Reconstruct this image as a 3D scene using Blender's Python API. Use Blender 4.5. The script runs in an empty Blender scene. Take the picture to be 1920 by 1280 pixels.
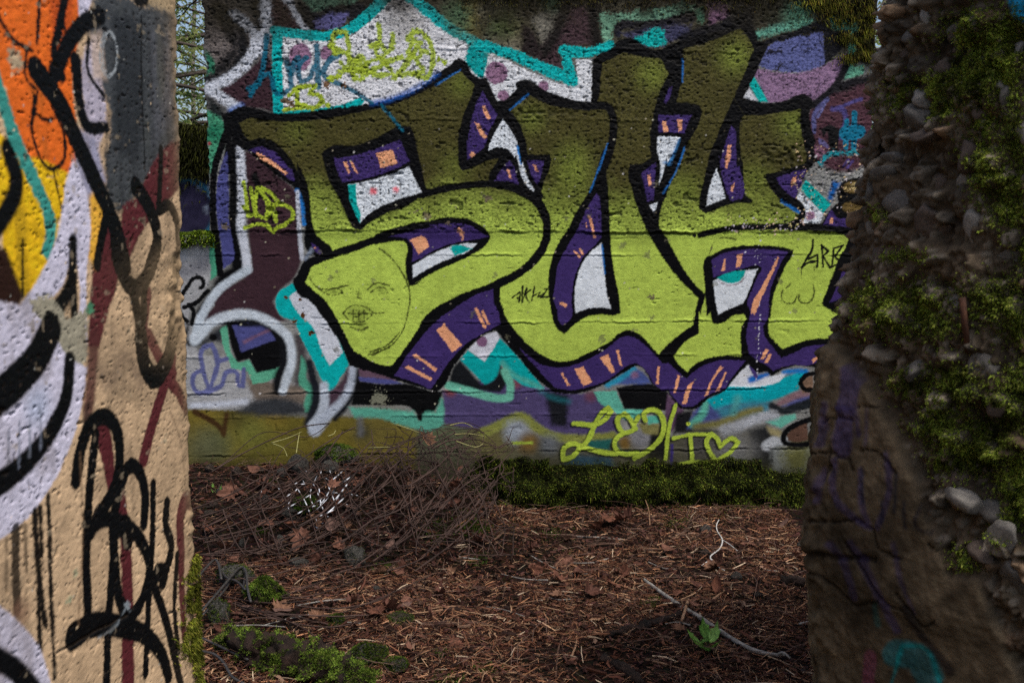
import bpy, bmesh, math, random
import numpy as np
from mathutils import Vector, Matrix

# ------------------------------------------------------------------ camera, sky, sun, exposure
SC = bpy.context.scene
COL = SC.collection
CAM_H = 1.35
FPX = 1867.0                                   # focal length in photograph pixels (35 mm lens)
PITCH = math.atan(190.0 / FPX)
cam_d = bpy.data.cameras.new('camera')
cam_d.sensor_width = 36.0
cam_d.lens = FPX / 1920.0 * 36.0
cam_d.clip_start = 0.05
cam_d.clip_end = 400.0
cam_d.dof.use_dof = True
cam_d.dof.focus_distance = 4.95
cam_d.dof.aperture_fstop = 6.0
cam = bpy.data.objects.new('camera', cam_d)
COL.objects.link(cam)
cam.location = (0, 0, CAM_H)
cam.rotation_euler = (math.pi / 2 - PITCH, 0, 0)
SC.camera = cam

SUN_AZ, SUN_EL = math.radians(134), math.radians(64)      # clockwise from +y: behind the camera, to the right
wd = bpy.data.worlds.new('World')
SC.world = wd
wd.use_nodes = True
nt = wd.node_tree
nt.nodes.clear()
sky = nt.nodes.new('ShaderNodeTexSky')
sky.sky_type = 'NISHITA'
sky.sun_disc = False
sky.sun_elevation = SUN_EL
sky.sun_rotation = SUN_AZ
sky.dust_density = 4.0
sky.air_density = 1.0
bg = nt.nodes.new('ShaderNodeBackground')
bg.inputs['Strength'].default_value = 0.14
wo = nt.nodes.new('ShaderNodeOutputWorld')
nt.links.new(sky.outputs[0], bg.inputs[0])
nt.links.new(bg.outputs[0], wo.inputs[0])

sl = bpy.data.lights.new('sun', 'SUN')
sl.energy = 2.2
sl.angle = math.radians(10)
sl.color = (1.0, 0.965, 0.92)
so = bpy.data.objects.new('sun', sl)
COL.objects.link(so)
sdir = Vector((math.sin(SUN_AZ) * math.cos(SUN_EL), math.cos(SUN_AZ) * math.cos(SUN_EL), math.sin(SUN_EL)))
so.rotation_euler = sdir.to_track_quat('Z', 'Y').to_euler()
so.location = sdir * 20

SC.view_settings.view_transform = 'Standard'
SC.view_settings.look = 'None'
SC.view_settings.gamma = 1.0
SC.view_settings.exposure = 0.32
SC.cycles.max_bounces = 6
SC.cycles.use_denoising = False

# ------------------------------------------------------------------ helpers
random.seed(7)
RNG = np.random.default_rng(11)
ILL = 0.9                                      # light that a white wall returns at exposure 0


def lin(c):
    c = np.asarray(c, float) / 255.0
    return np.where(c <= 0.04045, c / 12.92, ((c + 0.055) / 1.055) ** 2.4)


def alb(c):                                    # paint colour (photograph value) -> base colour
    return np.clip(lin(c) / ILL, 0.0012, 0.86)


CP, SP = math.cos(PITCH), math.sin(PITCH)


def ray(px, py):
    x, y = px - 960.0, 640.0 - py
    return np.array([x, CP * FPX + SP * y, -SP * FPX + CP * y]) / FPX


def at_depth(px, py, d):                       # point seen at a pixel, at world depth y = d
    r = ray(px, py)
    return Vector((r[0] * d / r[1], d, CAM_H + r[2] * d / r[1]))


def project(P):                                # (n,3) world -> pixels
    P = np.asarray(P, float)
    x, y, z = P[..., 0], P[..., 1], P[..., 2] - CAM_H
    f = CP * y - SP * z
    u = SP * y + CP * z
    return 960 + FPX * x / f, 640 - FPX * u / f


def vnoise(nz, nu, cz, cu=None, seed=0):       # smooth value noise, -1..1
    cu = cu or cz
    r = np.random.default_rng(seed)
    L = r.uniform(-1, 1, (int(nz / cz) + 3, int(nu / cu) + 3))
    a = np.arange(nz) / cz
    b = np.arange(nu) / cu
    ai, bi = a.astype(int), b.astype(int)
    fa, fb = a - ai, b - bi
    fa = (fa * fa * (3 - 2 * fa))[:, None]
    fb = (fb * fb * (3 - 2 * fb))[None, :]
    g = lambda i, j: L[np.ix_(ai + i, bi + j)]
    return (g(0, 0) * (1 - fa) + g(1, 0) * fa) * (1 - fb) + (g(0, 1) * (1 - fa) + g(1, 1) * fa) * fb


def fbm(nz, nu, cz, cu=None, octs=4, seed=0, gain=0.5):
    cu = cu or cz
    s, a, t = 0, 1.0, 0
    for k in range(octs):
        if min(cz, cu) < 1.0:
            break
        s = s + a * vnoise(nz, nu, cz, cu, seed + k * 17)
        t += a
        a *= gain
        cz, cu = cz / 2.03, cu / 2.03
    return s / t


_L3 = np.random.default_rng(5).uniform(-1, 1, (64, 64, 64))


def noise3(P, s=1.0):                          # 3D value noise at points, -1..1
    Q = np.asarray(P, float) * s + 100.0
    i = np.floor(Q).astype(int)
    f = Q - i
    f = f * f * (3 - 2 * f)
    r = 0
    for a in (0, 1):
        for b in (0, 1):
            for c in (0, 1):
                w = (f[..., 0] if a else 1 - f[..., 0]) * (f[..., 1] if b else 1 - f[..., 1]) * (f[..., 2] if c else 1 - f[..., 2])
                r = r + w * _L3[(i[..., 0] + a) % 64, (i[..., 1] + b) % 64, (i[..., 2] + c) % 64]
    return r


def fbm3(P, s, octs=4, gain=0.5):
    r, a, t = 0, 1.0, 0
    for k in range(octs):
        r = r + a * noise3(np.asarray(P) + k * 3.7, s)
        t += a
        a *= gain
        s *= 2.1
    return r / t


def worley3(P, s, seed=0):
    """cell noise at points: nearest distance, second distance, random value of the cell"""
    Q = np.asarray(P, float) * s + 50.0 + seed * 3.3
    i = np.floor(Q).astype(int)
    f1 = np.full(Q.shape[:-1], 9.0)
    f2 = np.full(Q.shape[:-1], 9.0)
    cid = np.zeros(Q.shape[:-1])
    for a in (-1, 0, 1):
        for b in (-1, 0, 1):
            for c in (-1, 0, 1):
                x, y, z = i[..., 0] + a, i[..., 1] + b, i[..., 2] + c
                jx, jy, jz_ = _L3[x % 64, y % 64, z % 64], _L3[(x + 17) % 64, (y + 5) % 64, z % 64], _L3[x % 64, (y + 29) % 64, (z + 11) % 64]
                d = np.sqrt((Q[..., 0] - x - .5 - .45 * jx) ** 2 + (Q[..., 1] - y - .5 - .45 * jy) ** 2 + (Q[..., 2] - z - .5 - .45 * jz_) ** 2)
                r = _L3[(x + 7) % 64, (y + 13) % 64, (z + 23) % 64]
                new = d < f1
                f2 = np.where(new, f1, np.minimum(f2, d))
                f1 = np.where(new, d, f1)
                cid = np.where(new, r, cid)
    return f1, f2, cid


def sstep(a, b, x):
    t = np.clip((x - a) / (b - a), 0, 1)
    return t * t * (3 - 2 * t)


def np_mesh(name, V, F, col=None, smooth=True):
    """V (n,3); F list of (m,k) int arrays; col (n,3) point colours"""
    V = np.asarray(V, np.float32)
    if not isinstance(F, (list, tuple)):
        F = [F]
    F = [np.asarray(f, np.int32) for f in F if len(f)]
    me = bpy.data.meshes.new(name)
    me.vertices.add(len(V))
    me.vertices.foreach_set('co', V.ravel())
    loops = np.concatenate([f.ravel() for f in F])
    tot = np.concatenate([np.full(len(f), f.shape[1], np.int32) for f in F])
    start = np.concatenate([[0], np.cumsum(tot)[:-1]]).astype(np.int32)
    me.loops.add(len(loops))
    me.loops.foreach_set('vertex_index', loops)
    me.polygons.add(len(tot))
    me.polygons.foreach_set('loop_start', start)
    me.polygons.foreach_set('loop_total', tot)
    me.update(calc_edges=True)
    me.polygons.foreach_set('use_smooth', np.full(len(tot), smooth, bool))
    if col is not None:
        c4 = np.ones((len(V), 4), np.float32)
        c4[:, :3] = col
        at = me.attributes.new('paint', 'FLOAT_COLOR', 'POINT')
        at.data.foreach_set('color', c4.ravel())
    me.validate()
    return me


def obj(name, me, mat=None, parent=None, loc=(0, 0, 0), rot=(0, 0, 0), scale=(1, 1, 1)):
    o = bpy.data.objects.new(name, me)
    COL.objects.link(o)
    o.location, o.rotation_euler, o.scale = loc, rot, scale
    if mat is not None and me is not None and not me.materials:
        me.materials.append(mat)
    if parent is not None:
        o.parent = parent
    return o


def tag(o, label=None, cat=None, group=None, kind=None):
    if label:
        o['label'] = label
    if cat:
        o['category'] = cat
    if group:
        o['group'] = group
    if kind:
        o['kind'] = kind
    return o


# ------------------------------------------------------------------ materials
def mat_base(name):
    m = bpy.data.materials.new(name)
    m.use_nodes = True
    n = m.node_tree
    return m, n, n.nodes['Principled BSDF']


def mat_painted(name, rough=0.5, bump=0.35, scale=260.0, spec=0.5, grime=0.25, attr=True, base=(0.2, 0.2, 0.2), rough_var=0.15):
    """colour from the point colours, fine grain and relief from noise"""
    m, n, b = mat_base(name)
    N, L = n.nodes.new, n.links.new
    tc = N('ShaderNodeTexCoord')
    nz = N('ShaderNodeTexNoise')
    nz.inputs['Scale'].default_value = scale
    nz.inputs['Detail'].default_value = 4
    L(tc.outputs['Object'], nz.inputs['Vector'])
    n2 = N('ShaderNodeTexNoise')
    n2.inputs['Scale'].default_value = 22
    n2.inputs['Detail'].default_value = 6
    L(tc.outputs['Object'], n2.inputs['Vector'])
    mr = N('ShaderNodeMapRange')
    mr.inputs[1].default_value = 0.35
    mr.inputs[2].default_value = 0.65
    mr.inputs[3].default_value = 1.0 - grime
    mr.inputs[4].default_value = 1.0 + grime * 0.35
    L(n2.outputs[0], mr.inputs[0])
    mx = N('ShaderNodeMix')
    mx.data_type = 'RGBA'
    mx.blend_type = 'MULTIPLY'
    mx.inputs[0].default_value = 1.0
    if attr:
        a = N('ShaderNodeAttribute')
        a.attribute_name = 'paint'
        L(a.outputs['Color'], mx.inputs[6])
    else:
        mx.inputs[6].default_value = (*base, 1)
    L(mr.outputs[0], mx.inputs[7])
    L(mx.outputs[2], b.inputs['Base Color'])
    rr = N('ShaderNodeMapRange')
    rr.inputs[3].default_value = max(0.05, rough - rough_var)
    rr.inputs[4].default_value = min(1, rough + rough_var)
    L(n2.outputs[0], rr.inputs[0])
    L(rr.outputs[0], b.inputs['Roughness'])
    b.inputs['Specular IOR Level'].default_value = spec
    bp = N('ShaderNodeBump')
    bp.inputs['Strength'].default_value = bump
    bp.inputs['Distance'].default_value = 0.004
    L(nz.outputs[0], bp.inputs['Height'])
    L(bp.outputs[0], b.inputs['Normal'])
    return m


def mat_leaf(name, rough=0.6, trans=0.35, attr=True, base=(0.05, 0.08, 0.02)):
    m, n, b = mat_base(name)
    N, L = n.nodes.new, n.links.new
    out = n.nodes['Material Output']
    tr = N('ShaderNodeBsdfTranslucent')
    ms = N('ShaderNodeMixShader')
    ms.inputs[0].default_value = trans
    tc = N('ShaderNodeTexCoord')
    nz = N('ShaderNodeTexNoise')
    nz.inputs['Scale'].default_value = 40
    L(tc.outputs['Object'], nz.inputs['Vector'])
    mx = N('ShaderNodeMix')
    mx.data_type = 'RGBA'
    mx.blend_type = 'MULTIPLY'
    mx.inputs[0].default_value = 0.6
    if attr:
        a = N('ShaderNodeAttribute')
        a.attribute_name = 'paint'
        L(a.outputs['Color'], mx.inputs[6])
    else:
        mx.inputs[6].default_value = (*base, 1)
    cr = N('ShaderNodeMapRange')
    cr.inputs[3].default_value = 0.4
    cr.inputs[4].default_value = 1.5
    L(nz.outputs[0], cr.inputs[0])
    L(cr.outputs[0], mx.inputs[7])
    L(mx.outputs[2], b.inputs['Base Color'])
    L(mx.outputs[2], tr.inputs['Color'])
    b.inputs['Roughness'].default_value = rough
    b.inputs['Specular IOR Level'].default_value = 0.06
    L(b.outputs[0], ms.inputs[1])
    L(tr.outputs[0], ms.inputs[2])
    L(ms.outputs[0], out.inputs['Surface'])
    return m


def mat_noise(name, c1, c2, scale=30, rough=0.85, bump=0.5, dist=0.01, c3=None, spec=0.18, metal=0.0):
    m, n, b = mat_base(name)
    N, L = n.nodes.new, n.links.new
    tc = N('ShaderNodeTexCoord')
    nz = N('ShaderNodeTexNoise')
    nz.inputs['Scale'].default_value = scale
    nz.inputs['Detail'].default_value = 8
    nz.inputs['Roughness'].default_value = 0.65
    L(tc.outputs['Object'], nz.inputs['Vector'])
    cr = N('ShaderNodeValToRGB')
    e = cr.color_ramp.elements
    e[0].position, e[0].color = 0.35, (*c1, 1)
    e[1].position, e[1].color = 0.65, (*c2, 1)
    if c3 is not None:
        x = e.new(0.72)
        x.color = (*c3, 1)
    L(nz.outputs[0], cr.inputs[0])
    L(cr.outputs[0], b.inputs['Base Color'])
    b.inputs['Roughness'].default_value = rough
    b.inputs['Specular IOR Level'].default_value = spec
    b.inputs['Metallic'].default_value = metal
    bp = N('ShaderNodeBump')
    bp.inputs['Strength'].default_value = bump
    bp.inputs['Distance'].default_value = dist
    L(nz.outputs[0], bp.inputs['Height'])
    L(bp.outputs[0], b.inputs['Normal'])
    return m


# ------------------------------------------------------------------ painting flat print on a wall face
TILES = dict(A=(340, 0, 4), B=(780, 0, 4), C=(1200, 0, 4), D=(340, 280, 4), E=(780, 280, 4), F=(1200, 280, 4),
             G=(340, 560, 4), H=(780, 560, 4), I=(1200, 560, 4), Q=(0, 0, 2), R=(0, 640, 2), S=(1480, 0, 2), T=(1480, 640, 2), X=(0, 0, 1))


def P(s):
    t, nums, out = 'X', [], []
    for w in s.replace(',', ' ').split():
        if w in TILES:
            t = w
        else:
            nums.append(float(w))
            if len(nums) == 2:
                ox, oy, k = TILES[t]
                out.append((ox + nums[0] / k, oy + nums[1] / k))
                nums = []
    return np.array(out)


def curve(pts, closed, corner=50.0, step=0.012):
    p = np.asarray(pts, float)
    n = len(p)
    if n < 3:
        return p
    ca = math.cos(math.radians(corner))
    d = np.roll(p, -1, 0) - p
    ln = np.maximum(np.linalg.norm(d, axis=1), 1e-9)
    u = d / ln[:, None]
    tin = np.empty_like(p)
    tout = np.empty_like(p)
    for i in range(n):
        a, b = u[i - 1], u[i]
        if not closed and i == 0:
            tin[i] = tout[i] = b
        elif not closed and i == n - 1:
            tin[i] = tout[i] = a
        elif a @ b < ca:
            tin[i], tout[i] = a, b
        else:
            w = a * ln[i] + b * ln[i - 1]
            w /= max(np.linalg.norm(w), 1e-9)
            tin[i] = tout[i] = w
    out = []
    for i in range(n if closed else n - 1):
        j = (i + 1) % n
        k = max(1, min(12, int(ln[i] / step)))
        t = (np.arange(k) / k)[:, None]
        m0, m1 = tout[i] * ln[i], tin[j] * ln[i]
        out.append((2 * t**3 - 3 * t**2 + 1) * p[i] + (t**3 - 2 * t**2 + t) * m0 + (-2 * t**3 + 3 * t**2) * p[j] + (t**3 - t**2) * m1)
    if not closed:
        out.append(p[-1:])
    return np.concatenate(out)


class Canvas:
    """regular grid (u, z) on a wall face; colours are painted as flat print"""

    def __init__(s, origin, e, u0, u1, z0, z1, su, sz, mpp, seed):
        s.o, s.e = np.array(origin, float), np.array(e, float)
        s.n = np.array([e[1], -e[0], 0.0])
        s.u0, s.z0, s.su, s.sz, s.mpp = u0, z0, su, sz, mpp
        s.nu, s.nz = int((u1 - u0) / su) + 1, int((z1 - z0) / sz) + 1
        s.U = u0 + np.arange(s.nu) * su
        s.Z = z0 + np.arange(s.nz) * sz
        s.C = np.zeros((s.nz, s.nu, 3))
        s.thick = np.zeros((s.nz, s.nu))
        s.f1 = vnoise(s.nz, s.nu, 1.6, seed=seed)
        s.f2 = fbm(s.nz, s.nu, 9, seed=seed + 1, octs=3)
        W = s.o + s.U[None, :, None] * s.e + np.zeros((s.nz, 1, 1))
        W[..., 2] = s.Z[:, None]
        s.W = W
        s.PX, s.PY = project(W)

    def uz(s, px, py):
        r = ray(px, py)
        o = np.array([0, 0, CAM_H])
        t = ((s.o - o) @ s.n) / (r @ s.n)
        h = o + r * t
        return (h - s.o) @ s.e, h[2]

    def pts(s, spec):
        p = P(spec) if isinstance(spec, str) else np.asarray(spec)
        return np.array([s.uz(*q) for q in p])

    def _apply(s, sl, d, col, soft, fuzz, alpha, spk):
        f1, f2 = s.f1[sl], s.f2[sl]
        w = soft * s.mpp
        dd = d + fuzz * s.mpp * (f1 * 0.8 + f2 * 0.8)
        m = 1 - sstep(-w, w, dd)
        if spk:
            m = np.where(f1 * 0.5 + f2 * 0.5 > 1 - m * 1.9, m, m * (1 - spk))
        m = (m * alpha)[..., None]
        s.C[sl] = s.C[sl] * (1 - m) + alb(col) * m

    def _box(s, p, mg):
        i0 = max(0, int((p[:, 0].min() - mg - s.u0) / s.su))
        i1 = min(s.nu, int((p[:, 0].max() + mg - s.u0) / s.su) + 2)
        j0 = max(0, int((p[:, 1].min() - mg - s.z0) / s.sz))
        j1 = min(s.nz, int((p[:, 1].max() + mg - s.z0) / s.sz) + 2)
        return i0, i1, j0, j1

    def _segs(s, p, q, d, i0, j0, mg, r0=None, r1=None):
        for k in range(len(p)):
            a, b = p[k], q[k]
            bx = s._box(np.array([a, b]), mg)
            x0, x1, y0, y1 = max(bx[0] - i0, 0), min(bx[1] - i0, d.shape[1]), max(bx[2] - j0, 0), min(bx[3] - j0, d.shape[0])
            if x1 <= x0 or y1 <= y0:
                continue
            U = s.U[i0 + x0:i0 + x1][None, :] - a[0]
            Z = s.Z[j0 + y0:j0 + y1][:, None] - a[1]
            v = b - a
            L2 = max(v @ v, 1e-12)
            t = np.clip((U * v[0] + Z * v[1]) / L2, 0, 1)
            g = np.sqrt((U - t * v[0]) ** 2 + (Z - t * v[1]) ** 2)
            if r0 is not None:
                g = g - (r0[k] + (r1[k] - r0[k]) * t)
            blk = d[y0:y1, x0:x1]
            np.minimum(blk, g, out=blk)

    def poly(s, spec, col, soft=1.2, fuzz=1.2, alpha=1.0, corner=50, spk=0):
        p = curve(s.pts(spec), True, corner, 0.012)
        mg = (soft + fuzz + 1.5) * s.mpp * 1.5
        i0, i1, j0, j1 = s._box(p, mg)
        if i1 <= i0 or j1 <= j0:
            return
        q = np.roll(p, -1, 0)
        D = np.zeros((j1 - j0, i1 - i0 + 1), np.int32)
        for a, b in zip(p, q):
            lo, hi = (a, b) if a[1] < b[1] else (b, a)
            r0 = max(j0, int(math.ceil((lo[1] - s.z0) / s.sz)))
            r1 = min(j1 - 1, int(math.ceil((hi[1] - s.z0) / s.sz)) - 1)
            if r1 < r0:
                continue
            rr = np.arange(r0, r1 + 1)
            uc = lo[0] + (s.z0 + rr * s.sz - lo[1]) / (hi[1] - lo[1]) * (hi[0] - lo[0])
            cc = np.clip(np.ceil((uc - s.u0) / s.su).astype(int) - i0, 0, i1 - i0)
            np.add.at(D, (rr - j0, cc), 1)
        ins = (np.cumsum(D, 1)[:, :-1] % 2) == 1
        d = np.full(ins.shape, mg)
        s._segs(p, q, d, i0, j0, mg)
        d = np.where(ins, -d, d)
        s._apply((slice(j0, j1), slice(i0, i1)), d, col, soft, fuzz, alpha, spk)

    def stroke(s, spec, w, col, soft=1.2, fuzz=1.2, alpha=1.0, corner=75, spk=0):
        p = curve(s.pts(spec), False, corner, 0.012)
        w0, w1 = w if isinstance(w, tuple) else (w, w)
        ln = np.concatenate([[0], np.cumsum(np.linalg.norm(np.diff(p, axis=0), axis=1))])
        r = (w0 + (w1 - w0) * ln / max(ln[-1], 1e-9)) * 0.5 * s.mpp
        mg = (soft + fuzz + 1.5) * s.mpp * 1.5 + r.max()
        i0, i1, j0, j1 = s._box(p, mg)
        if i1 <= i0 or j1 <= j0:
            return
        d = np.full((j1 - j0, i1 - i0), mg)
        s._segs(p[:-1], p[1:], d, i0, j0, mg, r[:-1], r[1:])
        s._apply((slice(j0, j1), slice(i0, i1)), d, col, soft, fuzz, alpha, spk)

    def dot(s, spec, r, col, **k):
        for q in P(spec):
            s.stroke([(q[0] - 0.3, q[1]), (q[0] + 0.3, q[1])], 2 * r, col, **k)

    def ell(s, spec, rx, ry, col, rot=0, **k):
        for q in P(spec):
            t = np.linspace(0, 2 * math.pi, 24, endpoint=False)
            c, n = math.cos(rot), math.sin(rot)
            s.poly(np.stack([q[0] + rx * np.cos(t) * c - ry * np.sin(t) * n, q[1] + rx * np.cos(t) * n + ry * np.sin(t) * c], 1), col, corner=179, **k)

    def zpx(s, py, px=960):
        return s.uz(px, py)[1]

    def upx(s, px, py=500):
        return s.uz(px, py)[0]


def grid_faces(nz, nu, keep=None):
    a = np.arange(nz * nu).reshape(nz, nu)
    q = np.stack([a[:-1, :-1], a[:-1, 1:], a[1:, 1:], a[1:, :-1]], -1)
    if keep is not None:
        q = q[keep]
    return q.reshape(-1, 4)
# ------------------------------------------------------------------ the painted concrete wall
YAW = math.radians(3.5)
STEP = 0.0041
WE = (math.cos(YAW), math.sin(YAW), 0.0)
K = Canvas((0, 5.0, 0), WE, -1.78, 1.96, -0.12, 2.72, STEP, STEP, 1 / 373.0, 21)
U_NOTCH, Z_LEDGE = K.upx(391, 300), K.zpx(441, 380)
U_END = K.upx(1641, 60)

WHITE, TEAL, MINT = (210, 213, 218), (0, 168, 166), (92, 168, 135)
BLACK, PURP, ORNG = (6, 6, 8), (60, 44, 98), (228, 160, 118)
LIME, OLIVE, MAUVE = (172, 194, 80), (70, 66, 31), (140, 105, 130)
MAROON, DUSK, LAV = (58, 38, 44), (84, 84, 138), (192, 196, 204)

# base coat: concrete and old paint
nz, nu = K.nz, K.nu
f_a = fbm(nz, nu, 60, seed=31)
f_b = fbm(nz, nu, 18, seed=32)
f_c = fbm(nz, nu, 120, seed=33)
base = alb((128, 128, 124))[None, None] * (1 + 0.3 * f_a + 0.2 * f_b)[..., None]
K.C[:] = base
K.poly('X 330 -80 1720 -80 1720 120 330 120', (70, 66, 52), soft=30)
K.poly('X 330 -80 560 -80 560 230 330 230', (92, 90, 88), soft=16)
# ochre band along the foot of the left part
K.poly('G 0 830 300 815 700 860 900 880 1300 880 1920 930 1920 1700 0 1700', (104, 92, 36), soft=5, fuzz=3)
K.poly('H 0 960 500 960 900 1020 1150 1060 1600 1060 I 500 1000 1500 1000 1500 1900 H 0 1900', (78, 76, 62), soft=8, fuzz=4)
for q, r, c in (('G 250 900', 40, (120, 104, 40)), ('G 480 1010', 45, (116, 110, 48)), ('G 240 1090', 30, (78, 88, 60)), ('G 660 920', 26, (150, 118, 44)), ('G 560 990', 26, (120, 126, 60)),
                ('G 160 1130', 36, (92, 92, 66)), ('G 1500 1000', 44, (98, 88, 44)), ('G 1360 1000', 16, (60, 58, 46)), ('G 420 860', 30, (60, 55, 30)), ('G 700 1050', 50, (92, 88, 36)),
                ('H 200 1000', 40, (90, 100, 70)), ('H 560 1060', 40, (106, 100, 56))):
    K.dot(q, r, c, soft=r * 0.9, fuzz=5, alpha=0.75)
# --- far left: pale strip under the ledge
K.poly('D -60 690 210 690 225 960 G 60 140 100 330 150 430 340 440 520 640 680 600 900 640 940 790 560 830 80 825 -60 820', (158, 158, 158), soft=3, fuzz=2)
K.poly('D -60 900 210 800 215 900 -60 1010', (112, 112, 118), soft=14, alpha=0.8)
K.poly('G 480 600 700 620 940 660 930 800 560 770', (112, 100, 88), soft=7, fuzz=3)
K.poly('G 560 760 900 790 980 860 600 880 420 840', (50, 52, 55), soft=9, fuzz=3)
K.stroke('G 80 800 300 790 480 770', 10, (190, 195, 205), soft=5)
K.stroke('G 100 845 280 960 310 1000', 11, (64, 44, 22), soft=3)
K.stroke('G 340 870 315 1020', 9, (64, 44, 22), soft=4)
# top left old paint
K.poly('A 180 0 330 0 560 140 480 420 300 560 190 600', (104, 96, 92), soft=9, fuzz=5)
K.poly('A 185 60 330 90 420 240 420 420 330 540 190 590 270 480 380 380 300 220', (34, 32, 32), soft=6, fuzz=5)
K.stroke('A 270 60 420 170 470 330 430 480 300 590 180 610', 20, (24, 24, 26), soft=6, fuzz=4)
K.poly('A 190 380 240 440 250 540 195 560', (46, 110, 84), soft=4, fuzz=3)
K.poly('A 190 840 300 850 345 1000 340 1060 290 1180 D 260 100 215 200 205 60', (66, 140, 106), soft=3, fuzz=4)
K.poly('D 205 650 245 650 262 760 280 920 225 985 215 800', (72, 150, 118), soft=2)
K.dot('A 250 1000', 16, (34, 110, 80), soft=9)
K.dot('A 215 1080', 3, (150, 40, 60), soft=2)
# maroon field with white fat strokes
K.poly('A 660 -60 780 -60 900 140 960 250 700 230 660 160', MAROON, soft=4, fuzz=3)
K.poly('A 300 670 480 560 640 390 690 520 705 840 560 810 450 795 340 720', MAROON, soft=3, fuzz=2)
K.stroke('A 560 40 600 180 610 270', 20, (28, 27, 30), soft=6, fuzz=4)
K.stroke('A 640 -40 635 120 640 240', 20, LAV, soft=4, fuzz=4, spk=.3)
K.stroke('A 780 -20 860 110 950 240', 14, LAV, soft=4, fuzz=4, spk=.3)
K.poly('A 900 -40 1330 -40 1320 60 1150 80 950 110', (66, 96, 78), soft=4, fuzz=5)
K.stroke('A 900 60 980 130 1150 90 1400 40 1500 -30', 20, (20, 20, 24), soft=4, fuzz=4)
K.stroke('A 950 150 1010 210', 22, (20, 20, 24), soft=5, fuzz=4)
K.stroke('A 1300 130 1420 60 1500 0', 26, (22, 22, 26), soft=5, fuzz=4)
K.poly('A 1000 160 1130 110 1260 100 1230 180 1150 225 1020 220', (84, 82, 124), soft=4, fuzz=4)
K.stroke('A 400 110 500 190 575 300', 18, LAV, soft=3.5, fuzz=4, spk=.4)
K.stroke('A 575 290 570 380', 24, LAV, soft=3, fuzz=3, spk=.3)
K.stroke('A 575 320 520 430 400 560 215 660', 18, LAV, soft=3.5, fuzz=3)
K.stroke('A 205 665 350 770 430 815', 18, LAV, soft=3, fuzz=3)
K.poly('A 200 720 330 850 320 900 220 830', (30, 34, 34), soft=5, fuzz=3)
K.stroke('A 380 830 450 800', 12, (40, 92, 170), soft=5, alpha=.7)
# maroon body and white outline, lower left
K.poly('A 470 1130 560 1150 D 720 190 860 310 885 600 900 830 850 960 740 1060 690 1140 760 1260 G 810 170 700 170 560 120 400 110 270 140 160 200 170 60 D 190 1240 300 1070 480 950 530 900 500 620 480 300 470 20', MAROON, soft=4, fuzz=1)
K.stroke('D 395 -30 400 300 400 600 425 860', (17, 26), BLACK, soft=4, fuzz=1)
K.poly('D 330 900 480 860 470 900 300 1010 200 1100 120 1250 G 70 140 40 330 -20 320 D 60 1290 200 1080', BLACK, soft=6, fuzz=1)
K.stroke('A 345 960 360 1080 D 352 30 372 160', 13, BLACK, soft=2)
K.poly('D 345 20 358 300 362 560 388 720 388 840 345 875 312 905 300 760 280 600 262 450 270 250 300 120 330 40', (70, 72, 124), soft=1.5)
K.stroke('A 345 990 285 1150 D 255 120 238 280 238 460 258 640 280 790 292 930', 13, BLACK, soft=1.2)
K.stroke('D 445 0 458 300 452 600 480 760 498 905', 15.5, LAV, soft=3, fuzz=2)
K.stroke('D 498 905 380 975 280 1055 190 1175 140 1290 G 145 130 120 210 95 320', 14.5, (186, 196, 204), soft=3.4, fuzz=1)
K.stroke('G 60 330 130 330 170 260', 12, (20, 20, 22), soft=5, fuzz=1)
# arch
K.poly('G 130 380 220 250 340 190 300 330 240 320', (40, 42, 46), soft=8)
K.poly('G 290 225 345 195 395 440 430 480 510 455 562 550 738 505 732 575 640 622 535 640 498 548 380 522 322 380', MINT, soft=1.6)
K.poly('G 335 190 380 165 600 160 700 220 770 330 790 430 745 500 565 556 508 452 418 475 388 400', (9, 9, 10), soft=2.5)
K.poly('G 382 200 450 170 600 172 660 235 706 310 600 345 450 402', (74, 76, 128), soft=2)
K.stroke('G 470 325 560 280 660 235', 6, (120, 86, 104), soft=3, alpha=.8)
K.stroke('G 400 175 480 195 560 190', 8, (14, 14, 18), soft=4)
K.stroke('G 330 165 500 158 640 190 730 260 770 380 770 480 720 610 715 690', 16, (16, 17, 20), soft=5)
K.stroke('G 100 310 140 270 210 190 330 135 460 115 600 140 720 210 800 290 828 370 828 480 800 570 762 690', (19, 15), (190, 199, 206), soft=4, fuzz=1.2)
K.dot('G 235 290', 7, (8, 8, 9), soft=2)
K.stroke('G 880 290 900 430 880 620', 16, (70, 64, 66), soft=6, fuzz=2)
K.poly('G 900 430 945 490 940 600 1000 660 1000 780 985 850 930 850 920 790 950 700 885 640 890 520', (76, 150, 122), soft=3, fuzz=1)
K.stroke('G 960 480 985 590 1010 690 1000 820 960 930', (15, 22), (26, 28, 34), soft=5)
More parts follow.
